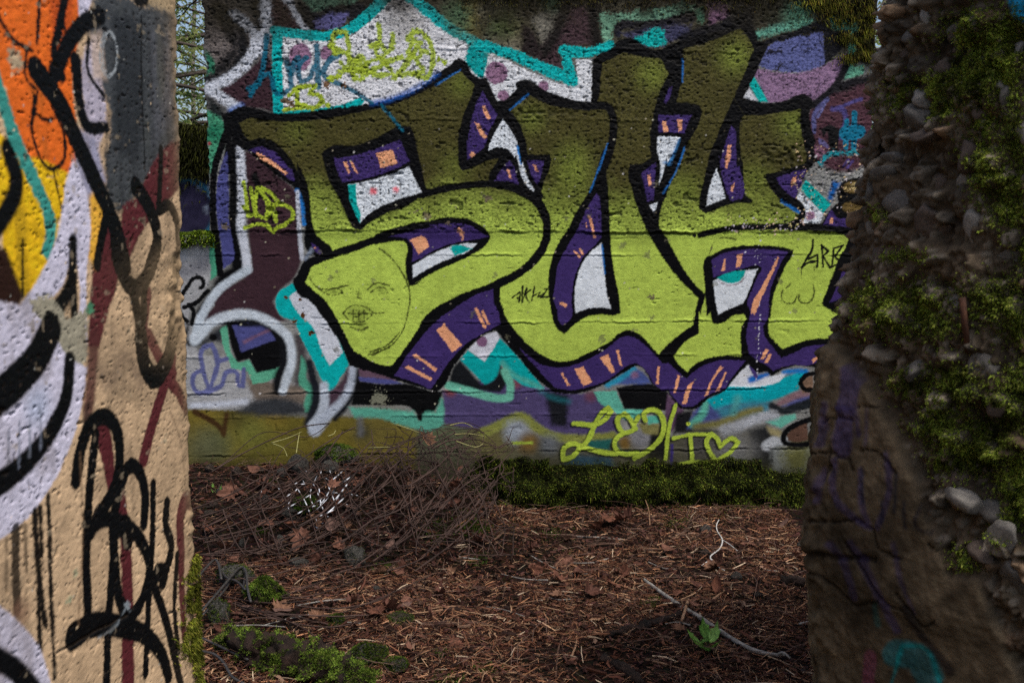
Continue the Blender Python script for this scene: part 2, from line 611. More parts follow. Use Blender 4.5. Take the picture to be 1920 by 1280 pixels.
# teal and white arrow
K.poly('D 835 1000 720 1085 706 1130 760 1260 G 820 160 905 310 985 460 1050 600 1100 692 1140 692 1190 600 1260 500 1240 440 1180 300 1050 60 D 900 1080', TEAL, soft=1.4)
K.poly('D 862 1062 808 1105 900 1255 G 965 185 1050 380 1112 502 1210 402 1190 330 1120 190 1020 60 960 0', (200, 203, 210), soft=1.3)
for q, r in (('G 915 120', 4), ('G 845 165', 5), ('G 980 255', 3), ('G 900 15', 3), ('G 1090 230', 3), ('D 780 1105', 2)):
    K.dot(q, r, (84, 50, 22), soft=.8, fuzz=4)
K.poly('G 1180 640 1250 510 1290 560 1270 680 1180 800 1090 850 1100 700', (70, 52, 62), soft=5)
K.stroke('G 1072 650 1070 790 1040 880 985 950', (15, 20), (176, 184, 194), soft=4, fuzz=1)
K.stroke('G 1292 510 1275 640 1200 780 1080 890 1000 990', (14, 22), (170, 178, 190), soft=4.5, fuzz=1.5)
K.stroke('G 1330 540 1310 680 1240 800 1150 900', 10, (20, 22, 28), soft=5)
K.poly('G 1330 520 1500 555 1620 610 1600 625 1340 590', (98, 74, 88), soft=3)
K.poly('G 1330 585 1600 615 1670 640 1500 640 1340 620', (76, 78, 132), soft=2)
K.poly('G 1320 615 1500 640 1700 640 1880 690 H 200 700 180 770 120 850 60 870 G 1790 900 1750 840 1500 800 1270 800', (8, 8, 9), soft=2)
K.poly('G 1250 810 1500 822 1740 845 1780 905 1830 850 H 150 850 190 740 212 760 210 950 100 990 G 1700 960 1450 890 1300 895', (84, 156, 134), soft=4, fuzz=2)
K.dot('G 1480 740', 12, (130, 130, 110), soft=4, fuzz=14, alpha=.8)
K.stroke('G 1780 800 1790 900', 9, (10, 10, 11), soft=2)
K.stroke('G 1340 900 1345 1010', 12, (96, 98, 102), soft=6, alpha=.7)

# --- centre bottom
K.poly('H 205 690 400 640 700 560 960 650 1140 700 1400 700 1480 860 1530 1010 1300 1040 1000 1030 800 900 600 960 320 960 210 930', (76, 66, 104), soft=4, fuzz=2)
K.dot('H 260 690', 10, (130, 60, 40), soft=7, alpha=.7)
K.dot('H 750 630', 10, (130, 60, 50), soft=7, alpha=.6)
K.dot('H 1310 730', 11, (110, 58, 58), soft=8, alpha=.6)
K.poly('H 965 690 1145 720 1135 960 1010 950', (24, 25, 30), soft=7, fuzz=3)
K.stroke('H 930 690 1000 730 1150 770', 8, (30, 110, 120), soft=7, alpha=.6)
K.stroke('H 510 1000 640 945 790 885 880 950 1010 1020 1200 1050 1480 1025', (20, 15), (124, 128, 62), soft=4, fuzz=2)
K.dot('H 750 1000', 20, (150, 158, 168), soft=15, fuzz=4)
K.dot('H 1000 1090', 18, (96, 100, 104), soft=15)
K.dot('H 840 1080', 17, (110, 86, 44), soft=14)
K.stroke('H 720 1082 870 1080', 5, (150, 170, 60), soft=2)
K.poly('H 330 455 390 385 515 470 625 290 700 360 800 475 960 670 860 665 730 600 640 492 600 600 520 650 440 570', (0, 158, 156), soft=2)
K.poly('H 390 382 450 320 540 262 605 245 632 292 515 470', (200, 200, 208), soft=1.5)
K.dot('H 495 320', 10, (118, 84, 112), soft=2)
K.poly('H 290 500 330 462 420 560 490 640 545 635 600 590 632 500 650 520 672 650 630 702 500 690 240 640', (20, 22, 25), soft=4, fuzz=1)
K.stroke('H 650 480 720 560 880 640 940 670', 8, (90, 170, 150), soft=5, alpha=.7)
K.stroke('H 245 650 440 705 640 745 700 740 708 650 665 545', (16, 14), (104, 178, 152), soft=3, fuzz=1)
K.poly('H 1335 695 1500 690 1560 822 1700 826 1690 905 1560 905 1480 840 1380 782', (92, 172, 150), soft=2)
K.poly('H 1500 665 1760 640 1895 700 1895 840 1700 830 1565 824', (12, 12, 14), soft=2)
K.poly('H 1450 640 1560 560 1640 508 1740 590 1765 632 1600 640', (70, 84, 140), soft=3)
K.stroke('H 1440 645 1540 590 1630 530', 12, (40, 140, 170), soft=5)
K.dot('H 1640 570', 7, (120, 90, 120), soft=5)
K.poly('H 1490 1070 1640 1060 1600 1140 1500 1170', (30, 84, 84), soft=5)
K.poly('H 1280 1060 1470 1050 1450 1130 1300 1120', (34, 90, 84), soft=4)
K.poly('H 1150 1170 1450 1180 1500 1260 1100 1260', (44, 70, 84), soft=8)
K.dot('H 1570 1080', 14, (112, 88, 44), soft=10)
K.dot('H 1690 1040', 20, (124, 124, 128), soft=12)
K.poly('H 1760 960 1900 930 1900 1200 1740 1200', (24, 24, 26), soft=5)
K.poly('H 1660 930 1830 930 1820 1020 1700 1000', (120, 116, 70), soft=4)
K.poly('H 1720 880 1830 870 1830 930 1740 940', (84, 170, 150), soft=3)
# --- right bottom
K.poly('I 205 715 260 750 330 830 240 1000 215 980', (92, 68, 92), soft=3)
K.poly('I 270 860 400 830 380 960 500 970 620 1000 250 1010', (22, 22, 25), soft=5)
K.poly('I 350 975 420 820 520 740 700 700 760 800 640 920 480 965', (70, 76, 128), soft=4, fuzz=2)
K.stroke('I 400 940 470 860 490 770', 16, (84, 162, 142), soft=5)
K.poly('I 640 670 665 640 960 620 1250 530 1260 560 1210 630 1190 690 1000 760 900 790 700 790 560 830 500 760', (0, 156, 166), soft=3, fuzz=1)
K.poly('I 560 820 800 770 980 770 960 860 760 880 640 920', (54, 118, 136), soft=8)
K.stroke('I 420 960 600 930 800 850 900 830', 14, (116, 112, 64), soft=6)
K.stroke('I 730 750 700 850', 14, (80, 156, 150), soft=7, alpha=.7)
K.poly('I 740 555 812 492 850 515 890 575 1000 575 1110 545 1060 610 900 655 662 657', (204, 207, 212), soft=1.6)
K.stroke('I 835 605 900 585 990 555', (14, 5), (24, 96, 176), soft=4)
K.stroke('I 1080 550 1180 540 1250 545', 8, (20, 110, 180), soft=4)
K.stroke('I 835 510 870 580', 8, (70, 56, 116), soft=1)
K.poly('I 980 820 1080 740 1180 690 1280 690 1280 740 1100 790', (126, 98, 104), soft=5)
K.poly('I 1060 810 1180 750 1280 725 1280 770 1120 810', (84, 88, 140), soft=4)
K.stroke('I 985 800 1070 840 1180 810 1290 780', (12, 22), (28, 32, 36), soft=4)
K.poly('I 940 920 1060 880 1165 862 1172 900 1060 968', (98, 174, 154), soft=3)
K.stroke('I 640 990 780 940 900 890 1010 870', (22, 16), (166, 170, 176), soft=6, fuzz=4)
K.poly('I 810 980 950 950 1000 1030 1060 1100 1050 1250 850 1270', (32, 33, 34), soft=8, fuzz=3)
K.stroke('I 950 1100 1010 1065 1090 1070', 20, (170, 174, 178), soft=4)
K.poly('I 950 960 1060 990 1050 1040 980 1010', (150, 140, 100), soft=5)
K.poly('I 980 1120 1280 1110 1280 1300 1000 1300', (120, 124, 122), soft=9, fuzz=6)
K.dot('I 1180 1190', 30, (96, 96, 56), soft=20, fuzz=8)
K.dot('I 700 1150', 40, (108, 108, 106), soft=30, fuzz=6)
K.dot('I 440 1090', 26, (70, 68, 66), soft=20, fuzz=6)
K.poly('I 1255 910 1160 955 1100 1020 1110 1065 1170 1075 1260 1060', (88, 64, 52), soft=2)
K.stroke('I 1290 900 1170 945 1085 1010 1080 1070 1150 1095 1300 1080', 11, BLACK, soft=2)
K.poly('I 1190 640 1230 590 1300 570 1300 700 1220 710', (116, 92, 74), soft=3)
K.stroke('I 1340 555 1240 580 1205 630 1230 675 1300 690', 9, BLACK, soft=1.5)

# --- top: white band with teal edge
K.poly('A 1560 -60 1780 -60 B 30 -10 120 80 300 220 470 330 560 390 720 470 600 640 480 600 330 500 200 560 0 700 A 1560 800 1440 790 A 1000 870 720 850 735 280 900 290 1120 300 1260 260 1400 170', (214, 214, 216), soft=1.6, fuzz=2)
K.poly('A 1560 -20 1760 -20 1860 160 1760 300 1640 330 1560 240', (128, 122, 112), soft=30, fuzz=14, alpha=.55)
K.stroke('A 695 232 900 262 1120 270 1260 225 1400 125 1540 -30', (16, 21), TEAL, soft=1.4, fuzz=2)
K.stroke('A 722 245 722 500 728 830', 19, TEAL, soft=1.4, fuzz=1.5)
K.stroke('A 725 838 900 845 1100 830 1250 800 1340 765', (9, 14), TEAL, soft=1.4, fuzz=1.5)
K.stroke('B -70 -50 60 60 200 180 410 300 480 340', (22, 19), TEAL, soft=1.6, fuzz=3)
K.poly('B 400 330 480 300 545 420 520 520 500 590 440 560 370 450', (0, 152, 150), soft=2, fuzz=4)
K.ell('A 895 428', 21, 26, MAUVE, soft=2, fuzz=2)
K.ell('A 1092 405', 13, 14, MAUVE, soft=2, fuzz=2)
# old paint along the top, middle
for q, r, c in (('B 430 130', 34, (120, 108, 56)), ('B 320 120', 26, (66, 96, 70)), ('B 560 100', 22, (128, 122, 104)), ('B 700 260', 28, (134, 126, 92)), ('B 590 260', 24, (62, 70, 60)),
                ('B 620 340', 22, (110, 102, 86)), ('B 740 340', 16, (122, 116, 98)), ('B 650 180', 26, (80, 96, 52))):
    K.dot(q, r, c, soft=r * 0.8, fuzz=9, alpha=0.85)
K.poly('B 870 150 960 60 1100 40 1130 180 1060 280 1000 360 950 380 900 220', (116, 112, 100), soft=9, fuzz=8)
K.dot('B 1020 20', 16, (66, 112, 82), soft=14, fuzz=6)
K.poly('B 790 180 870 220 930 330 960 420 900 450 790 420', (36, 28, 28), soft=7, fuzz=5)
K.poly('B 960 330 1080 200 1150 60 1280 40 1330 200 1340 340 1080 360 1110 540 900 470', (66, 48, 52), soft=7, fuzz=5)
K.stroke('B 1140 -20 1060 220 970 400', 22, (26, 22, 20), soft=9, fuzz=5)
K.stroke('B 1330 -20 1340 180 1360 330', 24, (24, 20, 18), soft=8, fuzz=5)
K.poly('B 1380 110 1560 100 1700 80 1920 40 C 300 20 420 30 420 130 300 140 B 1900 160 1680 180 1530 180 1480 240 1450 320 1410 330 1390 230', (112, 158, 130), soft=4, fuzz=6, spk=.25)
K.stroke('B 1515 240 1520 215 1700 200 1900 165 C 420 115', (18, 19), (26, 26, 34), soft=3, fuzz=4)
K.poly('B 1520 250 1700 230 1900 190 C 380 190 380 260 300 290 180 330 180 360 B 1840 360 1700 350 1600 290', (58, 58, 84), soft=5, fuzz=4)
K.poly('B 1630 300 1720 250 1810 215 1860 235 1868 330 1800 358 1740 350', (0, 166, 160), soft=2.5, fuzz=4)
K.poly('C 400 40 470 60 470 190 440 170', (84, 140, 110), soft=4, fuzz=4)
K.poly('C 500 20 600 10 660 60 690 140 600 170 520 215 510 120', (120, 88, 112), soft=4, fuzz=5)
K.stroke('C 330 300 450 250 560 230 700 150', 24, (22, 22, 28), soft=5, fuzz=4)
K.poly('C 680 -40 880 -40 860 200 880 300 720 200', (22, 21, 22), soft=6, fuzz=5)
K.poly('C 855 255 960 200 1080 160 1200 130 1300 150 1250 200 1050 250 880 300', (96, 158, 136), soft=5, fuzz=5)
K.poly('C 900 -20 1180 -20 1300 100 1100 170 900 180', (50, 54, 42), soft=9, fuzz=8)
K.dot('C 1180 90', 24, (86, 136, 110), soft=16, fuzz=6)
K.poly('C 1440 120 1560 150 1660 220 1640 270 1560 240 1430 220', (92, 160, 134), soft=5, fuzz=6)
K.stroke('C 1585 260 1590 380 1580 480', 13, (92, 162, 134), soft=3, fuzz=5)
K.poly('C 1545 470 1600 500 1675 498 1672 560 1530 605', (104, 170, 140), soft=2.5, fuzz=3)
K.poly('C 1250 900 1300 770 1480 640 1760 560 1760 1200 1500 1300 1300 1200', (76, 48, 56), soft=5, fuzz=3)
K.poly('C 870 330 1000 280 1160 230 1330 170 1410 165 1440 240 1560 230 1540 330 1450 430 1370 510 1370 250 960 345 900 480', (20, 20, 25), soft=3, fuzz=3)
K.poly('C 962 345 1100 300 1370 240 1382 500 1270 535 1130 548 1000 532 880 500 918 420', (88, 94, 142), soft=2, fuzz=3)
K.stroke('C 980 390 1050 385', 8, (34, 34, 48), soft=4, fuzz=6)
K.stroke('C 1020 530 1060 485', 4, (40, 40, 50), soft=2, fuzz=4)
K.poly('C 868 512 1000 540 1130 555 1270 532 1400 478 1545 405 1525 500 1450 640 1300 770 1230 720 1060 765 950 772 900 655 845 560', (134, 106, 134), soft=2, fuzz=3)
K.poly('C 805 615 850 568 962 768 885 768', (0, 166, 158), soft=1.5)
K.poly('C 772 735 806 648 885 760 830 760', (196, 198, 202), soft=1.5)
K.stroke('C 1540 500 1480 620 1300 790', 14, (24, 22, 27), soft=3, fuzz=2)
K.stroke('C 1480 660 1600 620 1720 600', (20, 15), (26, 24, 28), soft=5, fuzz=3)
K.stroke('C 1400 750 1310 850 1300 990', 8, (84, 84, 128), soft=2)
K.stroke('C 1380 790 1330 880', 5, (100, 100, 146), soft=1.5)
K.stroke('C 1440 820 1510 820 1540 880 1500 1030', 10, (74, 66, 118), soft=2.5)
K.stroke('C 1480 815 1560 780 1655 745', 6, (78, 72, 128), soft=2)
K.stroke('C 1605 850 1600 1110', 11, (14, 108, 136), soft=1.4)
K.stroke('C 1545 910 1540 1110', 10, (14, 108, 136), soft=1.4)
K.stroke('C 1540 1000 1640 990', 26, (14, 106, 134), soft=1.6)
K.poly('C 1350 970 1430 940 1490 970 1480 1130 1420 1120 1400 990 1370 1030', (14, 14, 16), soft=2)
K.poly('C 1335 1040 1380 1060 1415 1120 1340 1080', (96, 90, 134), soft=2)
K.poly('C 1300 1095 1360 1110 1395 1160 1320 1180', (130, 92, 112), soft=2)
K.stroke('C 1350 1230 1400 1170 1500 1150 1640 1140', 8, (20, 130, 140), soft=3, fuzz=5)
K.stroke('C 1520 1250 1560 1200', 5, (84, 70, 128), soft=1.5)
K.stroke('C 1550 1260 1590 1210', 5, (84, 70, 128), soft=1.5)

# --- the big letters: black body first
K.poly('A 300 850 350 845 450 800 560 815 700 850 900 845 1100 820 1300 795 1440 775 1600 735 1750 680 1900 580 B 100 600 250 490 320 440 370 465 430 560 480 592 530 580 560 660 612 762 680 740 750 680 820 608 870 625 930 670 1050 722 1200 770 1308 768 1310 600 1320 450 1370 410 1480 335 1560 290 1640 300 1740 365 1840 370 C 210 345 350 290 500 250 690 190 735 130 800 130 860 240 885 310 965 330 940 390 890 500 850 590 800 680 770 740 830 750 950 775 1080 760 1180 716 1230 705 1290 740 1295 790 1270 830 1280 950 1310 1050 1300 1130 1325 1210 F 1260 160 1170 360 1230 430 1242 490 1210 552 1360 556 1430 445 1480 400 1480 300 1505 255 1580 225 2000 200 2000 1800 I 1500 480 1330 520 1280 512 1180 500 1080 528 1010 570 985 585 950 545 880 560 812 488 740 560 690 620 640 685 520 742 425 822 380 830 300 818 240 750 205 692 170 695 80 620 50 560 0 510 H 1640 506 1600 530 1500 590 1400 645 1300 690 1150 716 1040 700 960 650 850 540 770 440 700 370 640 290 600 240 540 258 450 318 380 388 300 480 200 665 150 705 110 690 G 1740 650 1560 592 1260 502 1240 450 1200 360 1100 195 1000 60 940 0 D 900 1110 860 1060 830 990 870 930 930 825 1000 800 950 770 925 720 930 570 915 470 890 370 860 310 700 185 500 10 A 470 1130 400 1070 330 960', BLACK, soft=1.4, fuzz=1.6, corner=40)
# light rim colours sprayed beside the black
K.stroke('A 1430 775 1600 735 1750 665 1920 555 B 100 570', 9, (24, 92, 180), soft=5, alpha=.75)
K.stroke('D 868 310 900 400 920 560', 7, (30, 110, 180), soft=2.5)
K.stroke('D 872 320 885 600 905 820', 7, LAV, soft=2, alpha=.9)
K.stroke('D 930 820 980 750', 6, (120, 130, 146), soft=4)
# lime / olive letter faces
TONE = LIME
CELLS = [
    'A 440 925 500 893 620 905 850 915 1100 890 1350 840 1560 795 1750 725 1900 650 B 30 705 150 640 330 530 385 590 440 640 400 760 350 880 320 1000 315 1120 335 1270 E 345 168 385 155 520 95 615 75 580 130 545 215 545 240 600 285 700 310 800 360 880 420 930 500 950 580 945 660 920 730 870 800 760 900 620 970 540 1010 400 1060 250 1130 60 1262 H 0 252 G 1640 420 1580 495 1540 500 1290 390 1250 310 1180 170 1070 0 D 1000 1062 930 995 985 865 1140 790 1120 735 1060 680 1010 640 1000 600 985 550 970 400 950 280 920 200 870 100 A 870 1280 830 1210 760 1120 680 1055 600 1035 520 1060 480 1020',
    'B 705 835 840 715 1000 790 1150 820 1300 835 1360 760 1380 600 1400 480 1550 395 1700 430 1830 440 C 215 555 165 650 120 760 95 860 80 950 72 1080 78 1180 F 20 105 -80 115 -90 200 -60 310 -30 420 10 520 60 630 130 750 200 860 300 980 380 1060 440 1118 415 1200 405 1280 I 405 100 398 195 320 250 200 350 140 412 60 330 0 270 H 1600 235 1550 245 1450 320 1300 400 1150 465 1080 470 1000 450 900 390 800 300 720 200 670 130 650 50 E 640 1150 630 1040 760 970 860 900 930 830 980 760 1010 660 1010 560 990 460 940 365 960 250 1000 150 1010 70 1000 42 840 40 830 10 B 830 1140 820 1050 790 960 750 880',
    'C 320 370 500 320 650 260 750 215 800 270 850 370 790 530 740 640 700 740 780 865 900 870 1000 855 1100 838 1200 820 1200 950 1225 1080 1245 1190 F 1240 105 1100 150 945 185 935 220 1010 340 1060 390 1120 430 1190 480 1150 530 1110 550 1110 615 1300 615 1500 635 1560 660 1560 700 1500 800 1460 900 1400 1060 1365 1160 1400 1190 2000 1190 I 2000 290 1390 298 1280 305 1150 345 1070 380 1020 330 970 265 970 150 F 980 1280 995 1150 1020 1040 1060 950 1100 860 1145 790 1150 755 1050 730 900 720 750 725 620 750 540 790 490 810 475 850 480 950 490 1100 500 1250 I 530 100 545 180 580 190 620 180 700 130 775 115 800 150 775 180 755 250 755 350 757 430 680 425 560 435 460 465 400 500 355 550 300 500 252 430 300 370 380 290 442 262 445 100 F 455 1240 485 1110 490 1085 430 1030 300 850 190 650 140 570 145 500 190 350 250 200 300 80 330 0 C 350 1090 400 1000 440 930 465 840 440 790 380 775 270 770 300 660 325 560 325 450']
before = K.C.copy()
for c in CELLS:
    K.poly(c, (255, 0, 255), soft=1.2, fuzz=1.4, corner=40)
mk = np.abs(K.C - before).sum(-1)
ref = np.abs(alb((255, 0, 255)) - alb(BLACK)).sum()
mk = np.clip(mk / ref, 0, 1)
K.C = before
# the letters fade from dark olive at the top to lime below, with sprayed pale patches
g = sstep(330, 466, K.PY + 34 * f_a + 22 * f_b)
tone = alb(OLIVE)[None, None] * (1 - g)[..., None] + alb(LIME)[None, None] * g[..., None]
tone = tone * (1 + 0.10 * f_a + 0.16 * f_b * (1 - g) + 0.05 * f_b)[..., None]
for q, r, a in (('A 870 990', 26, .3), ('C 715 430', 30, .75), ('C 90 560', 30, .6), ('B 340 640', 24, .4), ('B 860 900', 26, .45), ('C 1150 930', 30, .6), ('E 1170 200', 34, .65),
                ('E 1040 500', 34, .6), ('F 330 300', 34, .55), ('F 860 230', 30, .55), ('E 300 130', 30, .35), ('D 1030 360', 36, .3), ('B 1180 1180', 30, .45), ('E 800 440', 30, .3), ('D 1100 560', 30, .4)):
    q = P(q)[0]
    w = np.exp(-(((K.PX - q[0]) ** 2 + (K.PY - q[1]) ** 2) / (r * r)))[..., None] * a * .62
    tone = tone * (1 - w) + alb((142, 160, 62))[None, None] * w
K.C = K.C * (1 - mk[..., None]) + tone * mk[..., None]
del before, tone
# black lines inside the letters
K.stroke('D 960 855 1140 785 1300 735 1450 680 1580 655', 14, BLACK)
K.stroke('E 30 345 200 300 350 275 550 262 700 285 850 345 930 350', 13, BLACK)
K.stroke('B 1320 795 1440 808 1472 870 1480 960 1465 1080 1420 1240', 15, BLACK)
K.stroke('F 450 642 560 615 700 590 900 582 1100 578 1400 582 1620 590', (11, 14), BLACK)
K.dot('F 407 648', 3.4, BLACK)
# counters
K.poly('A 1050 1150 1110 1100 1300 1092 1450 1040 1640 950 1720 950 1745 1010 1790 1200 D 1805 130 1850 300 E 95 305 0 382 D 1700 425 1550 475 1400 562 1340 605 1300 600 1270 560 1220 460 1180 360 1130 280 1090 180 1060 60', BLACK, soft=1.8)
K.poly('D 1450 640 1560 600 1750 550 1900 530 E 150 525 280 510 400 525 480 570 545 620 560 650 545 690 500 740 400 800 250 870 100 940 0 1000 D 1800 985 1740 1022 1710 1022 1690 950 1680 850 1690 720 1665 690 1600 690 1450 712', BLACK)
K.poly('E 1400 0 1350 170 1300 310 1200 470 1130 610 1060 720 1010 860 990 1000 1000 1120 1020 1240 H 1040 190 1085 250 1115 262 1180 200 1270 140 1380 118 1500 122 1535 105 E 1520 1080 1480 880 1460 700 1450 520 1438 300 1430 150 1470 10', BLACK)
K.poly('C 700 740 650 850 600 960 560 1060 520 1160 F 500 130 470 260 440 400 440 450 490 482 550 460 650 420 750 400 835 405 840 385 790 340 775 180 765 80 C 755 1200 745 1000 755 900 780 865', BLACK)
# purple blocks
for c in ('A 510 1130 600 1103 680 1130 760 1200 815 1270 D 830 150 855 245 820 230 700 130 580 40 510 5',
          'D 968 700 1000 715 1055 770 1040 788 1000 760',
          'A 1145 1190 1300 1170 1450 1120 1640 1050 1690 1160 D 1715 92 1600 150 1450 200 1300 235 1210 248 1180 190 1150 100',
          'D 1560 655 1650 630 1760 605 1900 580 E 100 568 250 555 350 560 420 580 500 630 545 655 470 672 350 690 250 710 130 760 30 820 D 1730 842 1740 780 1730 720 1690 670 1620 658',
          'B 500 685 540 760 612 862 600 890 540 1000 510 1110 440 1160 385 1205 380 1100 400 980 430 850 460 760',
          'E 700 85 720 110 770 265 700 245 590 235 620 180 670 110', 'E 830 85 960 85 950 140 910 270 880 220 850 150',
          'E 1350 330 1372 350 1387 500 1392 660 1330 730 1260 800 1210 900 1180 1000 1165 1130 1168 1250 H 1160 150 1100 200 1080 180 1055 60 E 1040 1150 1045 1000 1070 850 1120 750 1200 620 1270 470',
          'C 135 865 385 865 370 900 330 1000 135 995', 'F 115 100 105 380 50 395 30 270 5 180 60 140',
          'C 680 940 710 975 715 1100 722 1250 F 742 130 772 350 760 370 680 390 650 330 620 220 600 120 590 50 C 600 1200 640 1070',
          'F 1015 215 1150 170 1250 150 1160 370 1060 290',
          'F 535 830 600 790 750 755 900 748 1050 760 1110 770 1060 850 1010 960 970 1100 950 1280 I 920 210 940 290 1000 370 1060 440 1150 410 1250 360 1370 345 1500 330 1500 470 1320 482 1250 500 1150 495 1050 520 1000 540 950 500 880 460 820 415 805 330 800 230 820 150 830 90 F 800 1160 840 1050 880 960 915 885 880 872 780 890 650 930 550 960 545 900',
          'H 780 370 870 450 960 500 1050 515 1150 505 1300 450 1450 360 1570 280 1620 285 1720 350 1800 430 1850 485 I 210 480 300 560 352 602 400 550 500 490 600 460 700 460 790 465 730 540 660 630 640 670 500 730 400 805 320 810 250 740 210 680 170 690 100 630 60 560 0 500 H 1640 480 1590 500 1450 600 1300 660 1150 685 1060 670 980 600 880 490 800 400',
          'E 580 1045 595 1180 H 610 80 635 190 560 230 450 290 330 380 230 500 150 620 110 680 G 1800 645 1600 575 1690 430 1800 290 H 160 160 320 50 E 450 1090',
          'F 1528 890 1440 1110 1420 1148 1480 1130 1640 1000 1640 880', 'F 1370 565 1430 450 1480 520 1640 520 1640 592',
          'C 240 650 215 660 175 775 195 782 230 710'):
    K.poly(c, PURP, soft=1.1, fuzz=1.3, corner=40)
# white cells
for c in ('D 1250 265 1420 235 1600 175 1710 130 1750 220 1800 325 1650 370 1500 430 1400 490 1340 550 1310 440',
          'D 1735 970 1735 870 1850 800 E 60 810 150 770 260 730 350 705 460 705 400 760 300 800 200 840 100 890 0 950',
          'B 650 895 700 960 750 1060 770 1150 790 1250 E 800 100 830 200 885 300 880 318 830 270 790 200 770 120 750 30 B 740 1180 690 1118 620 1105 540 1130 560 1060 600 980',
          'E 1390 705 1400 800 1415 950 1430 1080 1460 1192 1400 1185 1300 1190 1195 1230 1190 1120 1210 950 1260 830 1320 760',
          'C 130 1025 300 1030 260 1120 200 1230 F 200 50 170 180 140 270 150 100 130 20', 'F 70 420 130 400 105 478',
          'F 570 140 600 230 640 370 560 400 495 425 510 330 540 220',
          'F 550 990 600 960 700 925 800 905 885 895 850 980 800 1100 770 1160 680 1190 585 1240 565 1130',
          'F 1170 360 1200 320 1370 485 1350 555 1215 552 1240 500 1230 430'):
    K.poly(c, (210, 216, 220), soft=1.1, fuzz=1.2, corner=40)
K.poly('B 540 430 700 470 900 560 1130 632 1210 605 1195 450 1322 450 1310 768 1150 752 1000 702 855 602 800 630 680 742 610 762 540 580', (212, 214, 216), soft=1.4, fuzz=2, corner=40)
K.stroke('B 470 335 700 405 1000 535 1175 605', (18, 22), TEAL, soft=1.5, fuzz=2.5)
K.stroke('B 1175 610 1140 480 1115 375', (20, 17), TEAL, soft=1.5, fuzz=2.5)
K.stroke('B 1110 385 1300 395 1460 335', (22, 14), TEAL, soft=1.5, fuzz=2.5)
for q, r in (('B 605 550', 20), ('B 655 718', 10), ('B 955 648', 9.5), ('F 1275 498', 9)):
    K.dot(q, r, MAUVE, soft=1.6, fuzz=2)
K.stroke('B 770 640 820 625 860 640 930 690 1050 740 1200 785 1330 795', 13, BLACK, soft=1.2)
K.stroke('B 640 800 700 770 770 705 830 635', 16, BLACK, soft=1.2)
# teal and blue touches
for c in ('D 1250 265 1310 260 1320 400 1345 500 1340 550 1300 470 1262 370', 'E 250 735 310 715 425 745 290 800', 'F 1200 300 1240 230 1430 410 1370 482',
          'F 575 962 620 940 700 915 792 906 780 950 740 990 680 1003 620 987'):
    K.poly(c, (0, 160, 152), soft=1.2, fuzz=1)
K.poly('F 1440 235 1500 250 1425 400 1400 370', (20, 84, 150), soft=4)
for c in ('B 150 640 330 530', 'B 705 825 840 712', 'E 1415 30 1360 170 1305 320', 'C 320 450 315 620', 'C 330 1110 290 1240', 'F 330 10 250 200 170 330', 'E 1395 720 1415 930', 'B 1435 1080 1370 1280'):
    K.stroke(c, 3.2, (34, 106, 176), soft=1.6, alpha=.85)
K.stroke('B 760 1100 785 1230', 3, (40, 120, 190), soft=1.5)
K.stroke('C 290 1050 220 1230 F 180 100', 5, (60, 130, 190), soft=3, alpha=.7)
K.stroke('F 1060 390 1120 430 1185 470', 6, (24, 100, 170), soft=2)
K.stroke('D 1740 1020 E 20 985', 2, (30, 30, 30), soft=2, alpha=.4)
K.stroke('F 590 990 660 1020 740 1005 800 950', 1.6, (120, 84, 96), soft=1, alpha=.7)
K.dot('D 1440 310', 6, (228, 110, 120), soft=4, fuzz=2)
K.dot('D 1610 302', 5, (228, 110, 120), soft=4, fuzz=2)
# brown eyes at the right
for q in ('F 1600 285', 'F 1590 435'):
    K.ell(q, 24, 16, BLACK, soft=2)
    K.ell(q, 20, 11, (98, 80, 42), soft=2)
